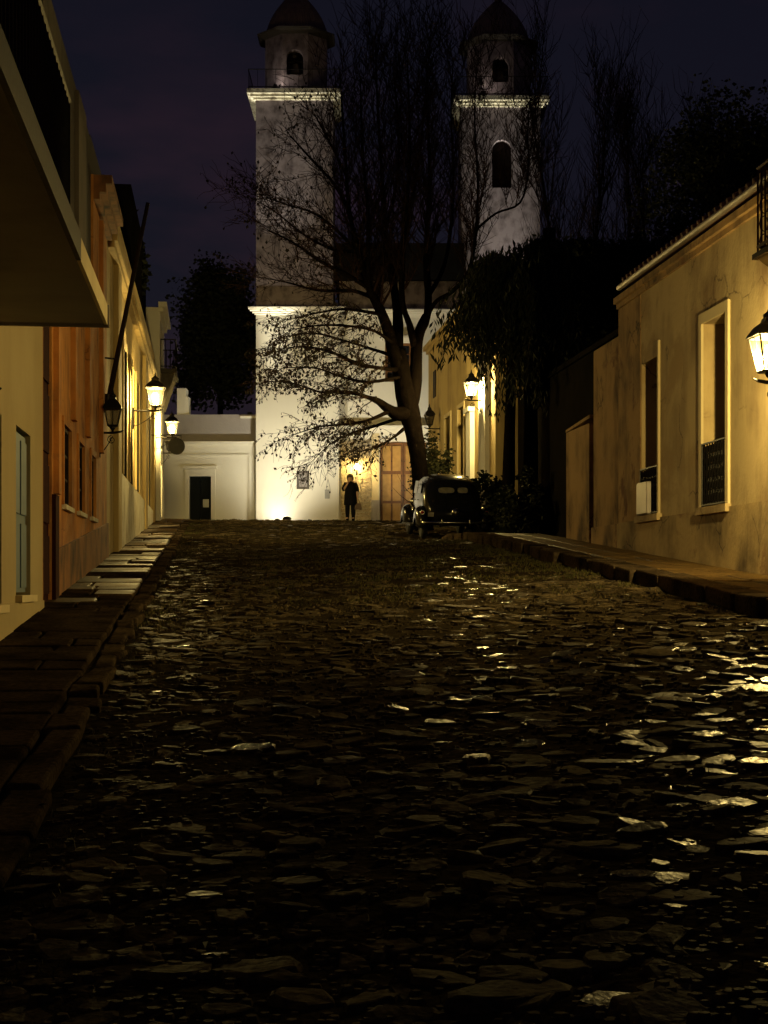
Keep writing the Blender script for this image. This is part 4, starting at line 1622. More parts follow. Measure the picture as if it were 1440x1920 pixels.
# ================================================================== annex beside the church
YA = YC + .4
fa = front_fn(YA)
an = empty('annex', (X(390), YA, GZ), 'low white annex with a dark green door beside the church', 'building')
ad_ = (X(355, YA), X(396, YA), GZ - .2, Z(893, YA))
ax0, ax1 = X(296, YA), X(479.6, YC)
mb = MB()
facade(mb, fa, ax0 - 3, ax1, GZ - .6, Z(829, YA), [ad_], .22, 5)
mb.build('wall', M['annex'], an)
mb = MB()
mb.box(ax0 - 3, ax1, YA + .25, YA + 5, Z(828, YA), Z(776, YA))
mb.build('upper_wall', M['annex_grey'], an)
mb = MB()
cornice(mb, fa, ax0 - 3, ax1 - .02, Z(834, YA), [(.06, .06), (.07, .13)], False)
mb.build('cornice', M['annex'], an)
mb = MB()
for (a, b, c, d) in ((X(347, YA), ad_[0], GZ - .3, Z(880, YA)), (ad_[1], X(404, YA), GZ - .3, Z(880, YA)), (ad_[0], ad_[1], Z(893, YA) , Z(880, YA))):
    fbox(mb, fa, a, b, c, d, -.06, 0)
mb.build('door_surround', M['annex'], an)
mb = MB()
fbox(mb, fa, X(343, YA), X(407, YA), Z(884, YA) + .1, Z(880, YA) + .13, -.14, 0)
mb.build('door_hood', M['annex'], an)
mb = MB()
for (a, b, c, d) in ((X(303, YA), X(468, YA), Z(855, YA), Z(852, YA)), (X(466, YA), X(469, YA), GZ - .3, Z(855, YA))):
    fbox(mb, fa, a, b, c, d, -.05, 0)
mb.build('wall_moulding', M['annex'], an)
fbox(MB(), fa, X(474, YA), X(478.5, YA), GZ - .3, Z(836, YA), -.09, 0).build('pilaster', M['annex'], an)
dm = (ad_[0] + ad_[1]) / 2
for a, b in ((ad_[0] + .01, dm - .008), (dm + .008, ad_[1] - .01)):
    lf = fbox(MB(), fa, a, b, GZ - .1, ad_[3] - .01, .14, .2).build('door', M['door_green'], an)
    for (c, d) in ((.1, .7), (.8, 1.4)):
        fbox(MB(), fa, a + .07, b - .07, GZ + c, GZ + d, .115, .138).build('panel', M['door_green'], lf)
fbox(MB(), fa, X(380, YA), X(391, YA), Z(951, YA), Z(936, YA), .100, .113).build('notice', M['paper'], an)
mb = MB()
mb.box(X(330, YA), X(347, YA), YA + .3, YA + 1.0, Z(776, YA), Z(726, YA))
mb.box(X(347, YA) + .002, X(352, YA), YA + .35, YA + .95, Z(776, YA), Z(742, YA))
mb.build('chimney', M['annex'], an)
mb = MB()
mb.box(X(450, YA), ax1 - .01, YA + .12, YA + .25, Z(783, YA), Z(779, YA))
mb.build('ledge', M['church_white'], an)


# ================================================================== trees
def grow(mb, p, d, length, r0, rnd, segs=5, wig=.16, up=0.0, n=3, r1=.25, droop=0.0):
    pts, rad = [p.copy()], [r0]
    d = d.normalized()
    for i in range(segs):
        d = (d + Vector((rnd.gauss(0, wig), rnd.gauss(0, wig), rnd.gauss(0, wig) + up - droop * (i / segs)))).normalized()
        p = p + d * (length / segs)
        pts.append(p.copy())
        rad.append(r0 * (1 - (1 - r1) * (i + 1) / segs))
    mb.tube(pts, rad, n, False)
    return pts, rad


def catmull(pts, k=4):
    out = []
    P_ = [pts[0]] + pts + [pts[-1]]
    for i in range(1, len(P_) - 2):
        a, b, c, d = P_[i - 1], P_[i], P_[i + 1], P_[i + 2]
        for j in range(k):
            t = j / k
            out.append(0.5 * ((2 * b) + (c - a) * t + (2 * a - 5 * b + 4 * c - d) * t * t + (3 * b - a - 3 * c + d) * t ** 3))
    out.append(pts[-1])
    return out


def leaf(mb, p, size, rnd, hang=False, wide=.34):
    a = rnd.uniform(0, 2 * pi)
    if hang:
        u = Vector((rnd.uniform(-.6, .6), rnd.uniform(-.6, .6), -1)).normalized()
    else:
        u = Vector((cos(a), sin(a), rnd.uniform(-.8, .8))).normalized()
    v = u.cross(Vector((sin(a), cos(a), rnd.uniform(-.5, .5)))).normalized()
    m_ = p + u * size * .5 + v.cross(u) * size * .12
    mb.add([p, m_ + v * size * wide, p + u * size, m_ - v * size * wide], [(0, 1, 2, 3)])


# ---------- the plane tree leaning by the car
rnd = random.Random(77)
TY = 44.0
pt = empty('plane_tree', at(792, 993, TY), 'big leaning bare tree with dry leaves on its low branches behind the car', 'tree')
K = TY / F


def limb(mb, pts, n=7):
    P_ = [at(a, b, TY + dy) for a, b, dy, r in pts]
    R_ = [r * K for a, b, dy, r in pts]
    q = catmull(P_)
    rr = []
    for i in range(len(q)):
        t = i / (len(q) - 1) * (len(R_) - 1)
        k = min(int(t), len(R_) - 2)
        rr.append(R_[k] + (R_[k + 1] - R_[k]) * (t - k))
    rr = [r * (1 + .13 * noise.noise(p * 2.2)) for r, p in zip(rr, q)]
    mb.tube(q, rr, n)
    return q, rr


mb = MB()
limb(mb, [(793, 996, 0, 21), (790, 930, 0, 17), (787, 880, 0, 15), (777, 815, 0, 17), (766, 765, 0, 21), (757, 720, 0, 17), (752, 690, 0, 16), (748, 655, .1, 12)], 12)
limb(mb, [(768, 775, 0, 14), (775, 735, .05, 14), (780, 690, .1, 12), (781, 655, .1, 11), (787, 622, .2, 10), (800, 592, .2, 8)], 10)
limb(mb, [(764, 775, -.1, 15), (742, 775, -.3, 13), (724, 764, -.5, 9), (708, 752, -.65, 6), (690, 745, -1, 4)], 9)
mb.build('trunk', M['bark'], pt, smooth=True)
UP = [
    [(752, 700, 0, 18), (738, 660, -.1, 16), (728, 620, -.2, 14), (712, 580, -.4, 12), (692, 540, -.7, 9), (672, 470, -1.2, 7), (655, 395, -1.5, 5), (648, 300, -1.7, 3.5), (640, 180, -1.8, 2)],
    [(745, 670, 0, 14), (746, 620, .3, 13), (744, 575, .6, 12), (735, 520, .9, 9), (722, 430, 1.1, 7), (716, 330, 1.2, 5), (708, 200, 1.3, 3), (704, 90, 1.3, 1.6)],
    [(786, 625, .2, 11), (800, 595, .2, 9), (803, 555, .3, 9), (800, 500, .4, 8), (801, 430, .6, 6.5), (806, 340, .8, 5), (802, 220, 1, 3.2), (800, 110, 1, 1.6)],
    [(777, 650, .1, 9), (768, 610, -.4, 8), (754, 565, -.8, 7), (755, 490, -1, 6), (762, 390, -1.2, 5), (768, 270, -1.3, 3.4), (764, 120, -1.4, 1.6)],
    [(800, 595, .2, 7), (818, 565, 0, 5), (850, 545, -.3, 5), (880, 505, -.5, 4.5), (893, 430, -.7, 4), (896, 340, -.8, 3), (890, 230, -.8, 2), (893, 130, -.8, 1.2)],
    [(735, 520, .9, 7), (758, 450, 1.6, 6), (774, 370, 2, 4.5), (790, 260, 2.2, 3), (800, 150, 2.3, 1.6)],
    [(692, 540, -.7, 6), (690, 480, -1.3, 5), (690, 400, -1.6, 4), (680, 290, -1.9, 3), (676, 150, -2, 1.5)],
    [(803, 555, .3, 6), (832, 500, .9, 5), (846, 420, 1.3, 4), (850, 330, 1.6, 3), (846, 210, 1.8, 2), (850, 110, 1.8, 1.2)],
    [(722, 430, 1.1, 5), (742, 350, .6, 4), (748, 250, .4, 3), (738, 140, .3, 1.6)],
    [(893, 430, -.7, 3), (930, 400, -1, 2.6), (975, 380, -1.2, 2.4), (990, 320, -1.3, 2), (988, 240, -1.3, 1.4)],
]
LOW = [
    [(752, 694, 0, 7), (712, 690, -.7, 4.5), (670, 682, -1.1, 5), (620, 660, -1.4, 3.2), (570, 650, -1.6, 2), (520, 655, -1.7, 1)],
    [(724, 764, -.5, 6), (690, 745, -1, 4.6), (650, 735, -1.3, 4.4), (600, 735, -1.5, 2.6), (555, 720, -1.6, 1.6), (515, 715, -1.7, .8)],
    [(732, 770, -.4, 6), (690, 788, -1.2, 3.4), (650, 795, -1.5, 3), (600, 800, -1.7, 1.8), (550, 815, -1.8, 1)],
    [(716, 590, -.4, 6), (690, 585, -.8, 4), (640, 580, -1.1, 2.8), (590, 588, -1.3, 1.8), (540, 600, -1.4, 1)],
    [(740, 668, 0, 5), (700, 655, .6, 3.4), (650, 640, .9, 3), (590, 625, 1.1, 2), (530, 632, 1.2, 1)],
    [(760, 780, -.1, 6), (700, 800, .3, 3.2), (660, 812, .5, 2.6), (620, 832, .6, 1.4), (585, 865, .6, .7)],
    [(752, 706, -.1, 5), (695, 716, -1.6, 3.4), (645, 708, -2, 3), (590, 690, -2.2, 1.8), (530, 690, -2.3, 1)],
    [(762, 800, 0, 5), (735, 822, -.5, 3), (700, 840, -.8, 1.8), (670, 848, -1, 1)],
    [(738, 645, -.1, 5), (705, 622, -1.4, 3.2), (660, 612, -1.8, 3), (600, 610, -2.1, 2), (548, 618, -2.2, 1)],
]
MID = [
    [(692, 540, -.7, 5), (650, 515, -1, 4), (600, 490, -1.2, 2.8), (550, 455, -1.4, 1.8), (500, 430, -1.5, 1)],
    [(676, 480, -1.1, 4), (640, 440, -1.4, 3), (590, 400, -1.7, 2), (540, 385, -1.8, 1.2), (500, 370, -1.9, .8)],
    [(660, 410, -1.4, 4), (630, 350, -1.6, 3), (585, 300, -1.7, 2), (545, 255, -1.8, 1.2)],
    [(672, 470, -1.2, 4), (630, 470, -.6, 2.8), (570, 440, -.3, 2), (520, 400, -.2, 1.2), (470, 370, -.2, .7)],
    [(650, 330, -1.7, 3), (620, 270, -2, 2), (590, 215, -2.2, 1.2)],
    [(704, 560, -.5, 5), (660, 545, -.2, 3.5), (600, 545, 0, 2.4), (540, 530, .2, 1.5), (490, 520, .2, .8)],
]
tw = MB()
lv = MB()
limbs_up, limbs_low, limbs_mid = [], [], []
UP = [[(a, b, c, r * .8) for a, b, c, r in q] for q in UP]
LOW = [[(a, b, c, r * .78) for a, b, c, r in q] for q in LOW]
for grp, out in ((UP, limbs_up), (LOW, limbs_low), (MID, limbs_mid)):
    for pts in grp:
        mb = MB()
        out.append(limb(mb, pts, 7))
        mb.build('limb', M['bark'], pt, smooth=True)
for q, rr in limbs_up:
    n = len(q)
    for i in range(int(n * .38), n):
        for _ in range(3):
            d = Vector((rnd.gauss(0, .5), rnd.gauss(0, .5), 1.0))
            pp, r_ = grow(tw, q[i], d, rnd.uniform(1.0, 2.4), max(.008, rr[i] * .35), rnd, 6, .13, .10, 3)
            for m_ in range(1, 7):
                for _k in range(2):
                    d2 = Vector((rnd.gauss(0, .55), rnd.gauss(0, .55), .9))
                    grow(tw, pp[m_], d2, rnd.uniform(.35, 1.0), .0105, rnd, 3, .16, .08, 3, .5)
for q, rr in limbs_mid:
    n = len(q)
    for i in range(2, n):
        for _ in range(2):
            d = (q[i] - q[i - 1]).normalized() + Vector((rnd.gauss(-.1, .5), rnd.gauss(0, .6), rnd.gauss(.3, .5)))
            pp, r_ = grow(tw, q[i], d, rnd.uniform(.6, 1.5), max(.007, rr[i] * .4), rnd, 5, .2, .02, 3)
            for m_ in range(1, 6):
                for _k in range(2):
                    d2 = (pp[m_] - pp[m_ - 1]).normalized() + Vector((rnd.gauss(0, .6), rnd.gauss(0, .6), rnd.gauss(.1, .5)))
                    p3, _r = grow(tw, pp[m_], d2, rnd.uniform(.25, .7), .009, rnd, 3, .2, 0, 3, .5)
                    if rnd.random() < .38:
                        leaf(lv, p3[-1], rnd.uniform(.07, .13), rnd, True)
for gi, (q, rr) in enumerate(limbs_low):
    n = len(q)
    for i in range(3, n):
        for _ in range(2):
            d = (q[i] - q[i - 1]).normalized() + Vector((rnd.gauss(-.15, .45), rnd.gauss(0, .5), rnd.gauss(-.05, .45)))
            pp, r_ = grow(tw, q[i], d, rnd.uniform(.5, 1.15), max(.007, rr[i] * .4), rnd, 5, .2, 0, 3, .25, .25)
            for m_ in range(1, 6):
                for _k in range(2):
                    d2 = (pp[m_] - pp[m_ - 1]).normalized() + Vector((rnd.gauss(-.1, .6), rnd.gauss(0, .6), rnd.gauss(-.25, .5)))
                    p3, _r = grow(tw, pp[m_], d2, rnd.uniform(.18, .5), .007, rnd, 3, .22, 0, 3, .5, .3)
                    for pq in p3[1:]:
                        if rnd.random() < (.50 if gi not in (5, 3) else .22):
                            leaf(lv, pq, rnd.uniform(.06, .13), rnd, rnd.random() < .6)
tw.build('twigs', M['twig'], pt, kind='stuff', recalc=False)
lv.build('foliage', M['leaf_dry'], pt, kind='stuff', recalc=False)


# ---------- bare upright trees in the dark behind
def bare_tree(name, label, x, y, zb, height, spread, seed, group):
    rnd = random.Random(seed)
    r = empty(name, (x, y, zb), label, 'tree', group)
    mb = MB()
    b0 = Vector((x, y, zb - .3))
    pts, rad = grow(mb, b0, Vector((rnd.uniform(-.03, .03), rnd.uniform(-.03, .03), 1)), height * .9, .16, rnd, 10, .035, .03, 7, .12)
    mb.build('trunk', M['bark'], r, smooth=True)
    tw = MB()
    for i in range(2, 11):
        for _ in range(5):
            t = rnd.uniform(0, 2 * pi)
            d = Vector((cos(t) * .42 * spread, sin(t) * .42 * spread, 1))
            pp, r_ = grow(tw, pts[i], d, height * rnd.uniform(.16, .30) * (1.15 - i / 16), rad[i] * .42, rnd, 6, .07, .06, 4)
            for m_ in range(1, 7):
                for _k in range(2):
                    d2 = Vector((rnd.gauss(0, .4), rnd.gauss(0, .4), 1))
                    p3, _ = grow(tw, pp[m_], d2, rnd.uniform(.6, 1.8), .014, rnd, 4, .1, .05, 3, .4)
                    for _j in range(2):
                        grow(tw, p3[rnd.randrange(1, 5)], Vector((rnd.gauss(0, .5), rnd.gauss(0, .5), 1)), rnd.uniform(.3, .8), .008, rnd, 2, .12, .05, 3, .5)
    tw.build('branches', M['twig'], r, kind='stuff', recalc=False)
    return r


GT = 'bare trees behind the right houses'
for k, (px, top, Y, sp, lab) in enumerate((
        (1052, 55, 56, .8, 'tallest bare tree beside the right church tower'),
        (1110, 130, 53, .9, 'slim bare tree second from the right church tower'),
        (1170, 175, 58, .9, 'bare tree above the low end of the ochre roof'),
        (1245, 165, 54, 1.0, 'bushy bare tree above the middle of the ochre roof'),
        (1310, 190, 57, .9, 'bare tree next to the dense dark crown on the right'),
        )):
    zb = base_z(Y)
    p = at(px, top, Y)
    bare_tree('bare_tree', lab, p.x, Y, zb, p.z - zb, sp, 300 + k, GT)


# ---------- leafy crowns
def crown(mb, c, rad, n, size, rnd, clumps=26, hang=False, wide=.34):
    cl = []
    for _ in range(clumps):
        while True:
            q = Vector((rnd.uniform(-1, 1), rnd.uniform(-1, 1), rnd.uniform(-1, 1)))
            if .25 < q.length < 1:
                break
        cl.append((Vector((c.x + q.x * rad[0], c.y + q.y * rad[1], c.z + q.z * rad[2])), rnd.uniform(.22, .42)))
    for _ in range(n):
        p0, s_ = rnd.choice(cl)
        g = Vector([max(-1.05, min(1.05, rnd.gauss(0, .55))) for _k in range(3)])
        leaf(mb, p0 + Vector((g.x * rad[0] * s_, g.y * rad[1] * s_, g.z * rad[2] * s_)), size * rnd.uniform(.6, 1.3), rnd, hang, wide)


def leafy_tree(name, label, base, c, rad, n, size, seed, mat, clumps=26, tr=.2, hang=False):
    rnd = random.Random(seed)
    r = empty(name, base, label, 'tree')
    mb = MB()
    mb.tube([base + Vector((0, 0, -.3)), base.lerp(c, .5) + Vector((rnd.uniform(-.3, .3), 0, 0)), c], [tr, tr * .75, tr * .4], 8)
    for _ in range(5):
        q = Vector((rnd.uniform(-.6, .6) * rad[0], rnd.uniform(-.6, .6) * rad[1], rnd.uniform(-.2, .6) * rad[2]))
        mb.tube([base.lerp(c, .7), base.lerp(c, .85) + q * .5, c + q], [tr * .5, tr * .35, tr * .1], 5)
    mb.build('trunk', M['bark'], r, smooth=True)
    mb = MB()
    crown(mb, c, rad, n, size, rnd, clumps, hang)
    mb.build('crown', mat, r, kind='stuff', recalc=False)
    return r


leafy_tree('evergreen_tree', 'dense dark evergreen tree behind the low white annex', Vector((X(415, 72), 72, GZ)), at(412, 640, 72), (1.9, 2.2, 3.0), 26000, .2, 401, M['leaf_black'], 60)
leafy_tree('shade_tree', 'broad black crown rising behind the ochre roof', Vector((at(1400, 900, 46).x, 46, base_z(46))), at(1405, 400, 46), (2.6, 2.4, 3.4), 26000, .15, 402, M['leaf_black'], 60)
leafy_tree('roof_tree', 'dark ragged tree rising above the far end of the yellow house', S(-3.6, 47, 8.0), S(-3.4, 47, 12.0), (1.2, 2.6, 1.5), 8000, .17, 403, M['leaf_black'], 22)

# drooping tree between the far house and the yard walls: three trunks, hanging sprays
rnd = random.Random(55)
WY = 37.5
wt = empty('pepper_tree', at(990, 1010, WY), 'dark drooping tree with hanging sprays beside the lit pilasters', 'tree')
for (pa, pb, pc, r) in (((952, 1010, 0), (956, 800, 0), (962, 600, .2), .17), ((992, 1012, .3), (995, 780, .3), (985, 540, .3), .22), ((1030, 1012, -.2), (1036, 760, -.2), (1030, 430, 0), .26)):
    mb = MB()
    q = catmull([at(a, b, WY + c) for a, b, c in (pa, pb, pc)], 5)
    mb.tube(q, [r * (1 - .45 * i / len(q)) * (1 + .15 * noise.noise(p * 2)) for i, p in enumerate(q)], 9)
    mb.build('trunk', M['bark'], wt, smooth=True)
lv = MB()
tw = MB()
for _ in range(330):
    a = rnd.uniform(895, 1050)
    b = rnd.gauss(520, 45) if a > 935 else rnd.gauss(500, 22)
    b = max(455 + max(0, (960 - a)) * .5, b)
    p = at(a, b, WY + rnd.uniform(-1.6, 1.6))
    pts, _r = grow(tw, p, Vector((rnd.gauss(-.1, .35), rnd.gauss(0, .4), -.6)), rnd.uniform(.7, 2.3), .010, rnd, 8, .12, 0, 3, .4, .35)
    for q in pts:
        for _k in range(5):
            leaf(lv, q + Vector((rnd.gauss(0, .09), rnd.gauss(0, .09), rnd.gauss(0, .06))), rnd.uniform(.14, .30), rnd, True, .13)
crown(lv, at(985, 535, WY), (.95, 1.2, 1.0), 9000, .26, rnd, 34, True, .14)
crown(lv, at(1010, 620, WY), (.5, .8, 1.3), 2500, .26, rnd, 14, True, .14)
tw.build('branches', M['twig'], wt, kind='stuff', recalc=False)
lv.build('foliage', M['leaf_black'], wt, kind='stuff', recalc=False)

# tall clipped hedge behind the yard walls
he = empty('hedge', at(1110, 900, 41), 'tall black hedge with a level top behind the yard walls', 'hedge')
rnd = random.Random(66)
mb = MB()
x_0, x_1 = at(1000, 900, 41).x, at(1235, 900, 41).x
mb.box(x_0 + .2, x_1 - .2, 40.6, 42.2, 2.5, at(0, 480, 41).z - .15)
mb.build('hedge_core', M['bark'], he)
lv = MB()
for _ in range(9000):
    p = Vector((rnd.uniform(x_0, x_1), rnd.uniform(40.3, 42.4) if rnd.random() < .3 else 40.5 + rnd.gauss(0, .12), rnd.uniform(3.0, at(0, 468, 41).z)))
    leaf(lv, p, rnd.uniform(.12, .26), rnd)
for _ in range(1500):
    p = Vector((rnd.uniform(x_0, x_1), rnd.uniform(40.3, 42.4), at(0, 470, 41).z + rnd.gauss(0, .12)))
    leaf(lv, p, rnd.uniform(.12, .26), rnd)
lv.build('foliage', M['leaf_black'], he, kind='stuff', recalc=False)


def shrub(label, l, s, r, h, n, seed, mat, size=.12):
    rnd = random.Random(seed)
    p = S(l, s, road_z(l, s) if l < 12 else base_z(s))
    o = empty('shrub', p, label, 'shrub')
    mb = MB()
    for _ in range(7):
        t = rnd.uniform(0, 2 * pi)
        grow(mb, p, Vector((cos(t) * .5, sin(t) * .5, 1)), h * .8, .02, rnd, 5, .15, 0, 4)
    mb.build('stems', M['bark'], o)
    mb = MB()
    crown(mb, p + Vector((0, 0, h * .55)), (r, r, h * .5), n, size, rnd, 16)
    mb.build('foliage', mat, o, kind='stuff', recalc=False)


shrub('dark round bush on the pavement corner right of the car', 6.75, 38.5, .62, 1.7, 2400, 501, M['leaf_black'])
shrub('dark bush at the foot of the drooping tree', 7.2, 36.2, .6, 1.5, 2200, 502, M['leaf_black'])
shrub('leafy vine-like shrub against the far house wall behind the tree trunk', 6.85, 49.0, .55, 2.6, 1300, 503, M['leaf_dark'], .13)
shrub('low shrub under the windows of the far house beside the car roof', 6.8, 46.2, .5, 2.2, 1000, 504, M['leaf_dark'], .13)

# boundary wall behind trunks; the gap's darkness is put into its black colour
bw = empty('boundary_wall', S(8.0, 35, base_z(35)), 'boundary wall coloured black for the dark gap behind the drooping tree', 'wall')
mb = MB()
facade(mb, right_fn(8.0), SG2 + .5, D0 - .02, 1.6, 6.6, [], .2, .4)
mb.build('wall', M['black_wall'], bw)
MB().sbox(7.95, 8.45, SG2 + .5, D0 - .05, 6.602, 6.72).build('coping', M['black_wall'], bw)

# ================================================================== vintage car
CP = S(5.80, 37.2, 0)
CP.z = road_z(5.80, 37.2)
car = empty('vintage_car', (0, 0, 0), 'black vintage saloon parked facing uphill at the right kerb', 'car')
ORG[car.name] = Vector((0, 0, 0))
PROF = [(0.00, .40, .72, .46), (.06, .36, .82, .58), (.16, .33, .94, .66), (.28, .32, 1.10, .70), (.38, .32, 1.25, .71), (.50, .32, 1.39, .72), (.68, .32, 1.50, .72), (.95, .32, 1.57, .72),
        (1.4, .32, 1.61, .73), (1.9, .32, 1.61, .73), (2.3, .32, 1.58, .72), (2.5, .32, 1.50, .70), (2.62, .32, 1.34, .66), (2.78, .34, 1.12, .58), (3.1, .36, 1.08, .48), (3.6, .38, 1.05, .38), (3.95, .42, 1.0, .30), (4.02, .46, .95, .24)]
mb = MB()
nA = 22
for y, zb, zt, w in PROF:
    for k in range(nA):
        t = 2 * pi * k / nA
        c, s_ = cos(t), sin(t)
        ex = .50
        xx = w * math.copysign(abs(c) ** ex, c)
        zz = math.copysign(abs(s_) ** ex, s_)
        zm = (zb + zt) / 2
        zz = zm + (zt - zm) * zz
        tumble = 1 - .13 * max(0, (zz - .95) / .65)
        mb.v.append(Vector((xx * tumble, y, zz)))
for j in range(len(PROF) - 1):
    for k in range(nA):
        k2 = (k + 1) % nA
        mb.f.append((j * nA + k, j * nA + k2, (j + 1) * nA + k2, (j + 1) * nA + k))
mb.f.append(tuple(reversed(range(nA))))
mb.f.append(tuple((len(PROF) - 1) * nA + k for k in range(nA)))
mb.build('body', M['car_paint'], car, smooth=True)


def wheel(x, y):
    m = Matrix.Rotation(pi / 2, 3, 'Y')
    t = MB()
    t.lathe([(.22, -.06), (.30, -.075), (.345, -.05), (.36, 0), (.345, .05), (.30, .075), (.22, .06)], (x, y, .36), 24, m)
    wo = t.build('wheel', M['rubber'], car, smooth=True)
    t = MB()
    sg = 1 if x > 0 else -1
    t.lathe([(0, .085 * sg), (.07, .082 * sg), (.10, .06 * sg), (.19, .05 * sg), (.225, .058 * sg), (.225, -.05 * sg), (0, -.05 * sg)], (x, y, .36), 20, m)
    t.build('hubcap', M['chrome'], wo, smooth=True)


def fender(x, y, ry, rz, rx, z0=.36, tail=1.0):
    t = MB()
    n, m_ = 20, 12
    for j in range(m_ + 1):
        ph = -pi / 2 + pi * j / m_
        for k in range(n + 1):
            th = pi * (-0.06 + 1.12 * k / n)
            rr = cos(ph)
            yy = y + ry * cos(th) * (.30 + .70 * rr ** .6) * (tail if cos(th) < 0 else 1)
            zz = z0 + rz * sin(th) * (.35 + .65 * rr ** .6)
            xx = x + rx * sin(ph)
            t.v.append(Vector((xx, yy, zz)))
    for j in range(m_):
        for k in range(n):
            a = j * (n + 1) + k
            t.f.append((a, a + 1, a + n + 2, a + n + 1))
    return t.build('fender', M['car_paint'], car, smooth=True)


for sx in (-1, 1):
    wheel(sx * .70, .62)
    wheel(sx * .68, 3.42)
    fd_ = fender(sx * .76, .62, .60, .46, .155, .36, 1.1)
    ff_ = fender(sx * .72, 3.42, .66, .46, .17, .36, 1.0)
    MB().lathe([(0, -.05), (.045, -.045), (.05, 0), (.04, .03), (0, .035)], (sx * .80, .02, .66), 10, Matrix.Rotation(pi / 2, 3, 'X')).build('taillight', M['tail_red'], car, smooth=True)
    MB().lathe([(.050, -.01), (.062, -.01), (.062, .03), (.050, .03)], (sx * .80, .02, .66), 12, Matrix.Rotation(pi / 2, 3, 'X')).build('light_rim', M['chrome'], fd_, smooth=True)
    mb = MB()
    mb.box(sx * .80 - .14, sx * .80 + .14, 1.15, 2.88, .30, .345)
    rb = mb.build('running_board', M['rubber'], car)
    mb = MB()
    mb.box(sx * .945 - .012, sx * .945 + .012, 1.15, 2.88, .30, .36)
    mb.build('trim_strip', M['chrome'], rb)
    # side windows
    for (y0, y1) in ((1.0, 1.62), (1.70, 2.32)):
        mb = MB()
        for (yy, zz) in ((y0, 1.12), (y1, 1.12), (y1, 1.43), (y0 + .08, 1.43)):
            tum = 1 - .13 * max(0, (zz - .95) / .65)
            mb.v.append(Vector((sx * (.728 * tum * (1.0 if zz < 1.3 else .985) + .004), yy, zz)))
        mb.v += [v + Vector((sx * .012, 0, 0)) for v in mb.v[:4]]
        mb.f += [(0, 1, 2, 3), (4, 5, 6, 7), (0, 1, 5, 4), (1, 2, 6, 5), (2, 3, 7, 6), (3, 0, 4, 7)]
        mb.build('side_window', M['pane'], car)
    MB().tube([(sx * .745, 1.66, .96), (sx * .775, 1.66, .96), (sx * .775, 1.78, .96)], .012, 5).build('door_handle', M['chrome'], car)
    MB().lathe([(.02, -.1), (.09, -.06), (.12, .0), (.11, .05), (0, .06)], (sx * .52, 3.75, .88), 12, Matrix.Rotation(-pi / 2, 3, 'X')).build('headlight', M['chrome'], car, smooth=True)
# rear window: two panes in the sloping back, unequal widths copying a reflection
nv = Vector((0, -.80, .60))
up_ = Vector((0, .60, .80))
for (xc, hw) in ((-.17, .20), (.235, .13)):
    c0 = Vector((xc, .335, 1.195))
    ring = []
    for k in range(16):
        t = 2 * pi * k / 16
        ring.append((math.copysign(abs(cos(t)) ** .6, cos(t)) * hw, math.copysign(abs(sin(t)) ** .6, sin(t)) * .085))
    mb = MB()
    for off in (-.03, .012):
        mb.v += [c0 + Vector((a, 0, 0)) + up_ * b + nv * off for a, b in ring]
    mb.f += [tuple(range(16, 32))] + [(k, (k + 1) % 16, 16 + (k + 1) % 16, 16 + k) for k in range(16)]
    rw = mb.build('rear_window', M['car_glass'], car)
    mb = MB()
    mb.tube([c0 + Vector((a * 1.06, 0, 0)) + up_ * b * 1.1 + nv * .008 for a, b in ring + ring[:1]], .010, 5, False)
    mb.build('window_rim', M['chrome'], rw)
mb = MB()
mb.lathe([(.0, .05), (.05, .045), (.085, .03), (.11, .0), (.11, -.06)], (0.02, -.02, .66), 20, Matrix.Rotation(pi / 2, 3, 'X'))
mb.build('boot_emblem', M['chrome'], car, smooth=True)
mb = MB()
pts = [(-.82, .02, .42), (-.6, -.12, .42), (0, -.18, .42), (.6, -.12, .42), (.82, .02, .42)]
mb.tube(catmull([Vector(p) for p in pts], 4), .035, 6)
bmp = mb.build('bumper', M['chrome'], car, smooth=True)
for sx in (-.34, .34):
    MB().lathe([(.0, -.1), (.025, -.09), (.03, 0), (.025, .09), (0, .1)], (sx, -.2, .42), 8).build('overrider', M['chrome'], bmp, smooth=True)
mb = MB()
mb.box(-.66, -.44, .03, .05, .56, .66)
mb.build('number_plate', M['plaque_grey'], car)
car.location = CP
car.rotation_euler = (0.068, 0, TH)

# ================================================================== the person
pz = base_z(54.6) - .0
PX, PY = at(657, 970, 54.6).x, 54.6
pe = empty('person', (PX, PY, pz), 'person in a black knee-length dress with bobbed hair holding a bag by the entrance lamp', 'person')
B = Vector((PX, PY, pz))


def skin_mesh(name, verts, edges, radii, mat, parent, root=0, sub=2):
    me = bpy.data.meshes.new(name)
    me.from_pydata([tuple(v) for v in verts], edges, [])
    ob = bpy.data.objects.new(name, me)
    C.objects.link(ob)
    md = ob.modifiers.new('skin', 'SKIN')
    md.use_smooth_shade = True
    for i, r in enumerate(radii):
        sv = me.skin_vertices[0].data[i]
        sv.radius = r if hasattr(r, '__len__') else (r, r)
        sv.use_root = (i == root)
    sb = ob.modifiers.new('sub', 'SUBSURF')
    sb.levels = sb.render_levels = sub
    bpy.context.view_layer.update()
    dg = bpy.context.evaluated_depsgraph_get()
    m2 = bpy.data.meshes.new_from_object(ob.evaluated_get(dg))
    bpy.data.objects.remove(ob)
    m2.materials.clear()
    m2.materials.append(mat)
    o2 = bpy.data.objects.new(name, m2)
    C.objects.link(o2)
    o2.parent = parent
    for p in m2.polygons:
        p.use_smooth = True
    return o2


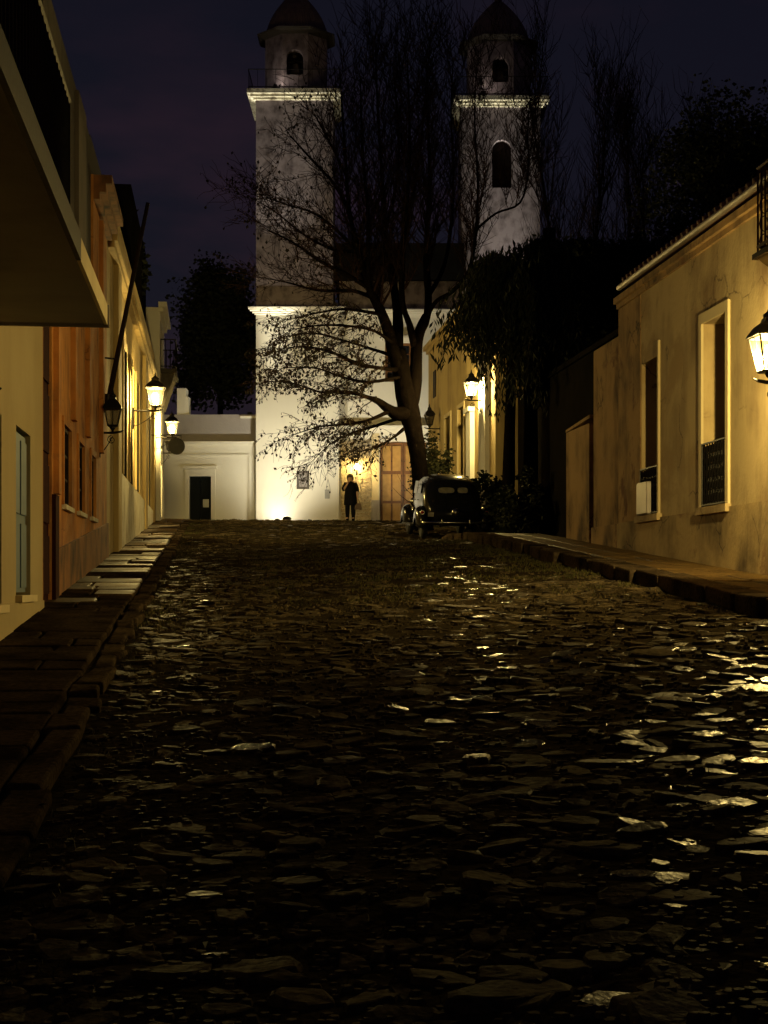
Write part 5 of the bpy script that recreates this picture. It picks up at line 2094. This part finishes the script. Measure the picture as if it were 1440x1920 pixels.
# facing the camera (-y); her left side is at +x
V = [(0, 0, .88), (0, 0, 1.05), (0, -.01, 1.22), (0, 0, 1.34), (0, 0, 1.40), (-.01, -.01, 1.47), (-.015, -.015, 1.55),      # 0-6 torso, neck, head
     (.09, 0, .84), (.10, -.01, .46), (.10, .02, .09), (.105, -.10, .045),                                            # 7-10 left leg
     (-.09, 0, .84), (-.10, -.02, .46), (-.11, .01, .09), (-.12, -.11, .045),                                          # 11-14 right leg
     (.17, 0, 1.33), (.235, .01, 1.07), (.25, -.04, .84), (.255, -.06, .75),                                             # 15-18 left arm, hanging
     (-.17, 0, 1.33), (-.245, -.03, 1.08), (-.13, -.19, 1.24), (-.07, -.20, 1.34)]                                     # 19-22 right arm, hand at the chin
E = [(0, 1), (1, 2), (2, 3), (3, 4), (4, 5), (5, 6), (0, 7), (7, 8), (8, 9), (9, 10), (0, 11), (11, 12), (12, 13), (13, 14),
     (3, 15), (15, 16), (16, 17), (17, 18), (3, 19), (19, 20), (20, 21), (21, 22)]
Rr = [(.15, .11), (.13, .10), (.15, .11), (.11, .09), (.055, .055), (.082, .092), (.075, .088),
      (.085, .085), (.058, .058), (.042, .045), (.034, .03), (.085, .085), (.058, .058), (.042, .045), (.034, .03),
      (.055, .055), (.045, .045), (.032, .032), (.028, .02), (.055, .055), (.045, .045), (.032, .032), (.03, .02)]
body = skin_mesh('body', V, E, Rr, M['skin'], pe)
# fingers of both hands
for (hx, hy, hz, dx, dz) in ((.255, -.06, .74, 0, -1), (-.065, -.205, 1.35, .4, .8)):
    d = Vector((dx, -.15, dz)).normalized()
    side = Vector((0, 1, 0)) if dz < 0 else Vector((.8, 0, -.4)).normalized()
    mb = MB()
    for k, ln in enumerate((.07, .08, .076, .06)):
        p = Vector((hx, hy, hz)) + side * (k - 1.5) * .019
        mb.tube([p, p + d * ln * .5, p + d * ln * .8 + Vector((0, -.015, 0)), p + d * ln + Vector((0, -.03, 0))], [.010, .009, .008, .006], 5)
    p = Vector((hx, hy, hz)) - d * .04
    mb.tube([p, p - side * .035 + d * .02, p - side * .04 + d * .055], [.011, .010, .007], 5)
    o_ = MB()
    o_.v, o_.f = mb.v, mb.f
    me = o_.mesh('fingers', smooth=True, mat=M['skin'])
    fo = bpy.data.objects.new('fingers', me)
    C.objects.link(fo)
    fo.parent = body


def pbuild(mb, name, mat, parent, smooth=True, kind=None):
    me = mb.mesh(name, smooth=smooth, mat=mat)
    o = bpy.data.objects.new(name, me)
    C.objects.link(o)
    o.parent = parent
    return o


mb = MB()
n = 20
prof = [(.54, .235, .17), (.58, .24, .175), (.86, .215, .165), (1.05, .19, .15), (1.22, .195, .145), (1.32, .175, .12), (1.375, .10, .085), (1.395, .062, .062)]
for z, rx_, ry_ in prof:
    for k in range(n):
        t = 2 * pi * k / n
        fo = 1 + (.05 * sin(5 * t + z * 3) if z < 1.0 else 0)
        mb.v.append(Vector((rx_ * cos(t) * fo, ry_ * sin(t) * fo, z)))
for j in range(len(prof) - 1):
    for k in range(n):
        k2 = (k + 1) % n
        mb.f.append((j * n + k, j * n + k2, (j + 1) * n + k2, (j + 1) * n + k))
pbuild(mb, 'dress', M['black_cloth'], pe)
for pts, rr in (([(.15, 0, 1.33), (.20, .005, 1.24), (.243, .01, 1.10), (.25, .0, 1.02)], [.07, .073, .065, .06]),
                ([(-.15, 0, 1.33), (-.20, -.01, 1.24), (-.25, -.03, 1.12), (-.235, -.07, 1.08)], [.07, .073, .066, .06])):
    pbuild(MB().tube(pts, rr, 10), 'sleeve', M['black_cloth'], pe)
mb = MB()
for sx, ly in ((1, 0), (-1, 0)):
    mb = MB()
    x_ = .10 * sx if sx > 0 else -.105
    mb.tube([(x_, 0, .66), (x_, -.005, .46), (x_, .02, .28), (x_ * 1.02, .02, .08), (x_ * 1.03, .015, .0)], [.090, .088, .084, .060, .058], 10)
    bo_ = pbuild(mb, 'boot', M['black_cloth'], pe)
    pbuild(MB().tube([(x_ * 1.03, .05, .03), (x_ * 1.05, -.06, .035), (x_ * 1.1, -.17, .022)], [.042, .046, .025], 8), 'toe', M['black_cloth'], bo_)
mb = MB()
hc = Vector((-.012, .02, 1.525))
nu, nv_ = 18, 10
for j in range(nv_ + 1):
    ph = pi * j / nv_
    for k in range(nu):
        t = 2 * pi * k / nu
        front = max(0, -sin(t))
        r = .118 + .012 * sin(3 * t + 4 * ph)
        zc_ = cos(ph)
        if zc_ < .25 and front > .45:
            r *= .62
        mb.v.append(hc + Vector((r * 1.05 * sin(ph) * cos(t), r * sin(ph) * sin(t) * 1.0, r * 1.05 * zc_ + (.0 if zc_ > -.3 else -.03))))
for j in range(nv_):
    for k in range(nu):
        k2 = (k + 1) % nu
        mb.f.append((j * nu + k, j * nu + k2, (j + 1) * nu + k2, (j + 1) * nu + k))
pbuild(mb, 'hair', M['hair'], pe)
for (nm, x_, z_, r_, mt_) in (('eye', -.045, 1.525, .011, 'black_cloth'), ('eye', .018, 1.525, .011, 'black_cloth'), ('nose', -.014, 1.50, .014, 'skin'), ('mouth', -.014, 1.465, .014, 'bag_leather')):
    mb = MB()
    mb.lathe([(0, -r_), (r_ * .9, -r_ * .4), (r_ * .9, r_ * .4), (0, r_)], (x_, -.104, z_), 8)
    pbuild(mb, nm, M[mt_], body)
# the bag in her hand
bg = empty('handbag', (PX + .27, PY - .06, pz + .40), 'small dark handbag held at the side by the person in black', 'bag')
o_ = ORG['handbag']
mb = MB()
mb.hexa([Vector(p) + B for p in ((.15, -.10, .38), (.40, -.10, .38), (.40, .0, .38), (.15, .0, .38), (.18, -.08, .60), (.37, -.08, .60), (.37, -.02, .60), (.18, -.02, .60))])
bevel(mb.build('pouch', M['bag_leather'], bg), .015, 2)
mb = MB()
mb.tube([B + Vector((.21 + .0, -.05, .59)), B + Vector((.225, -.055, .70)), B + Vector((.265, -.06, .73)), B + Vector((.31, -.055, .70)), B + Vector((.335, -.05, .59))], .010, 5)
mb.build('handle', M['bag_leather'], bg, smooth=True)
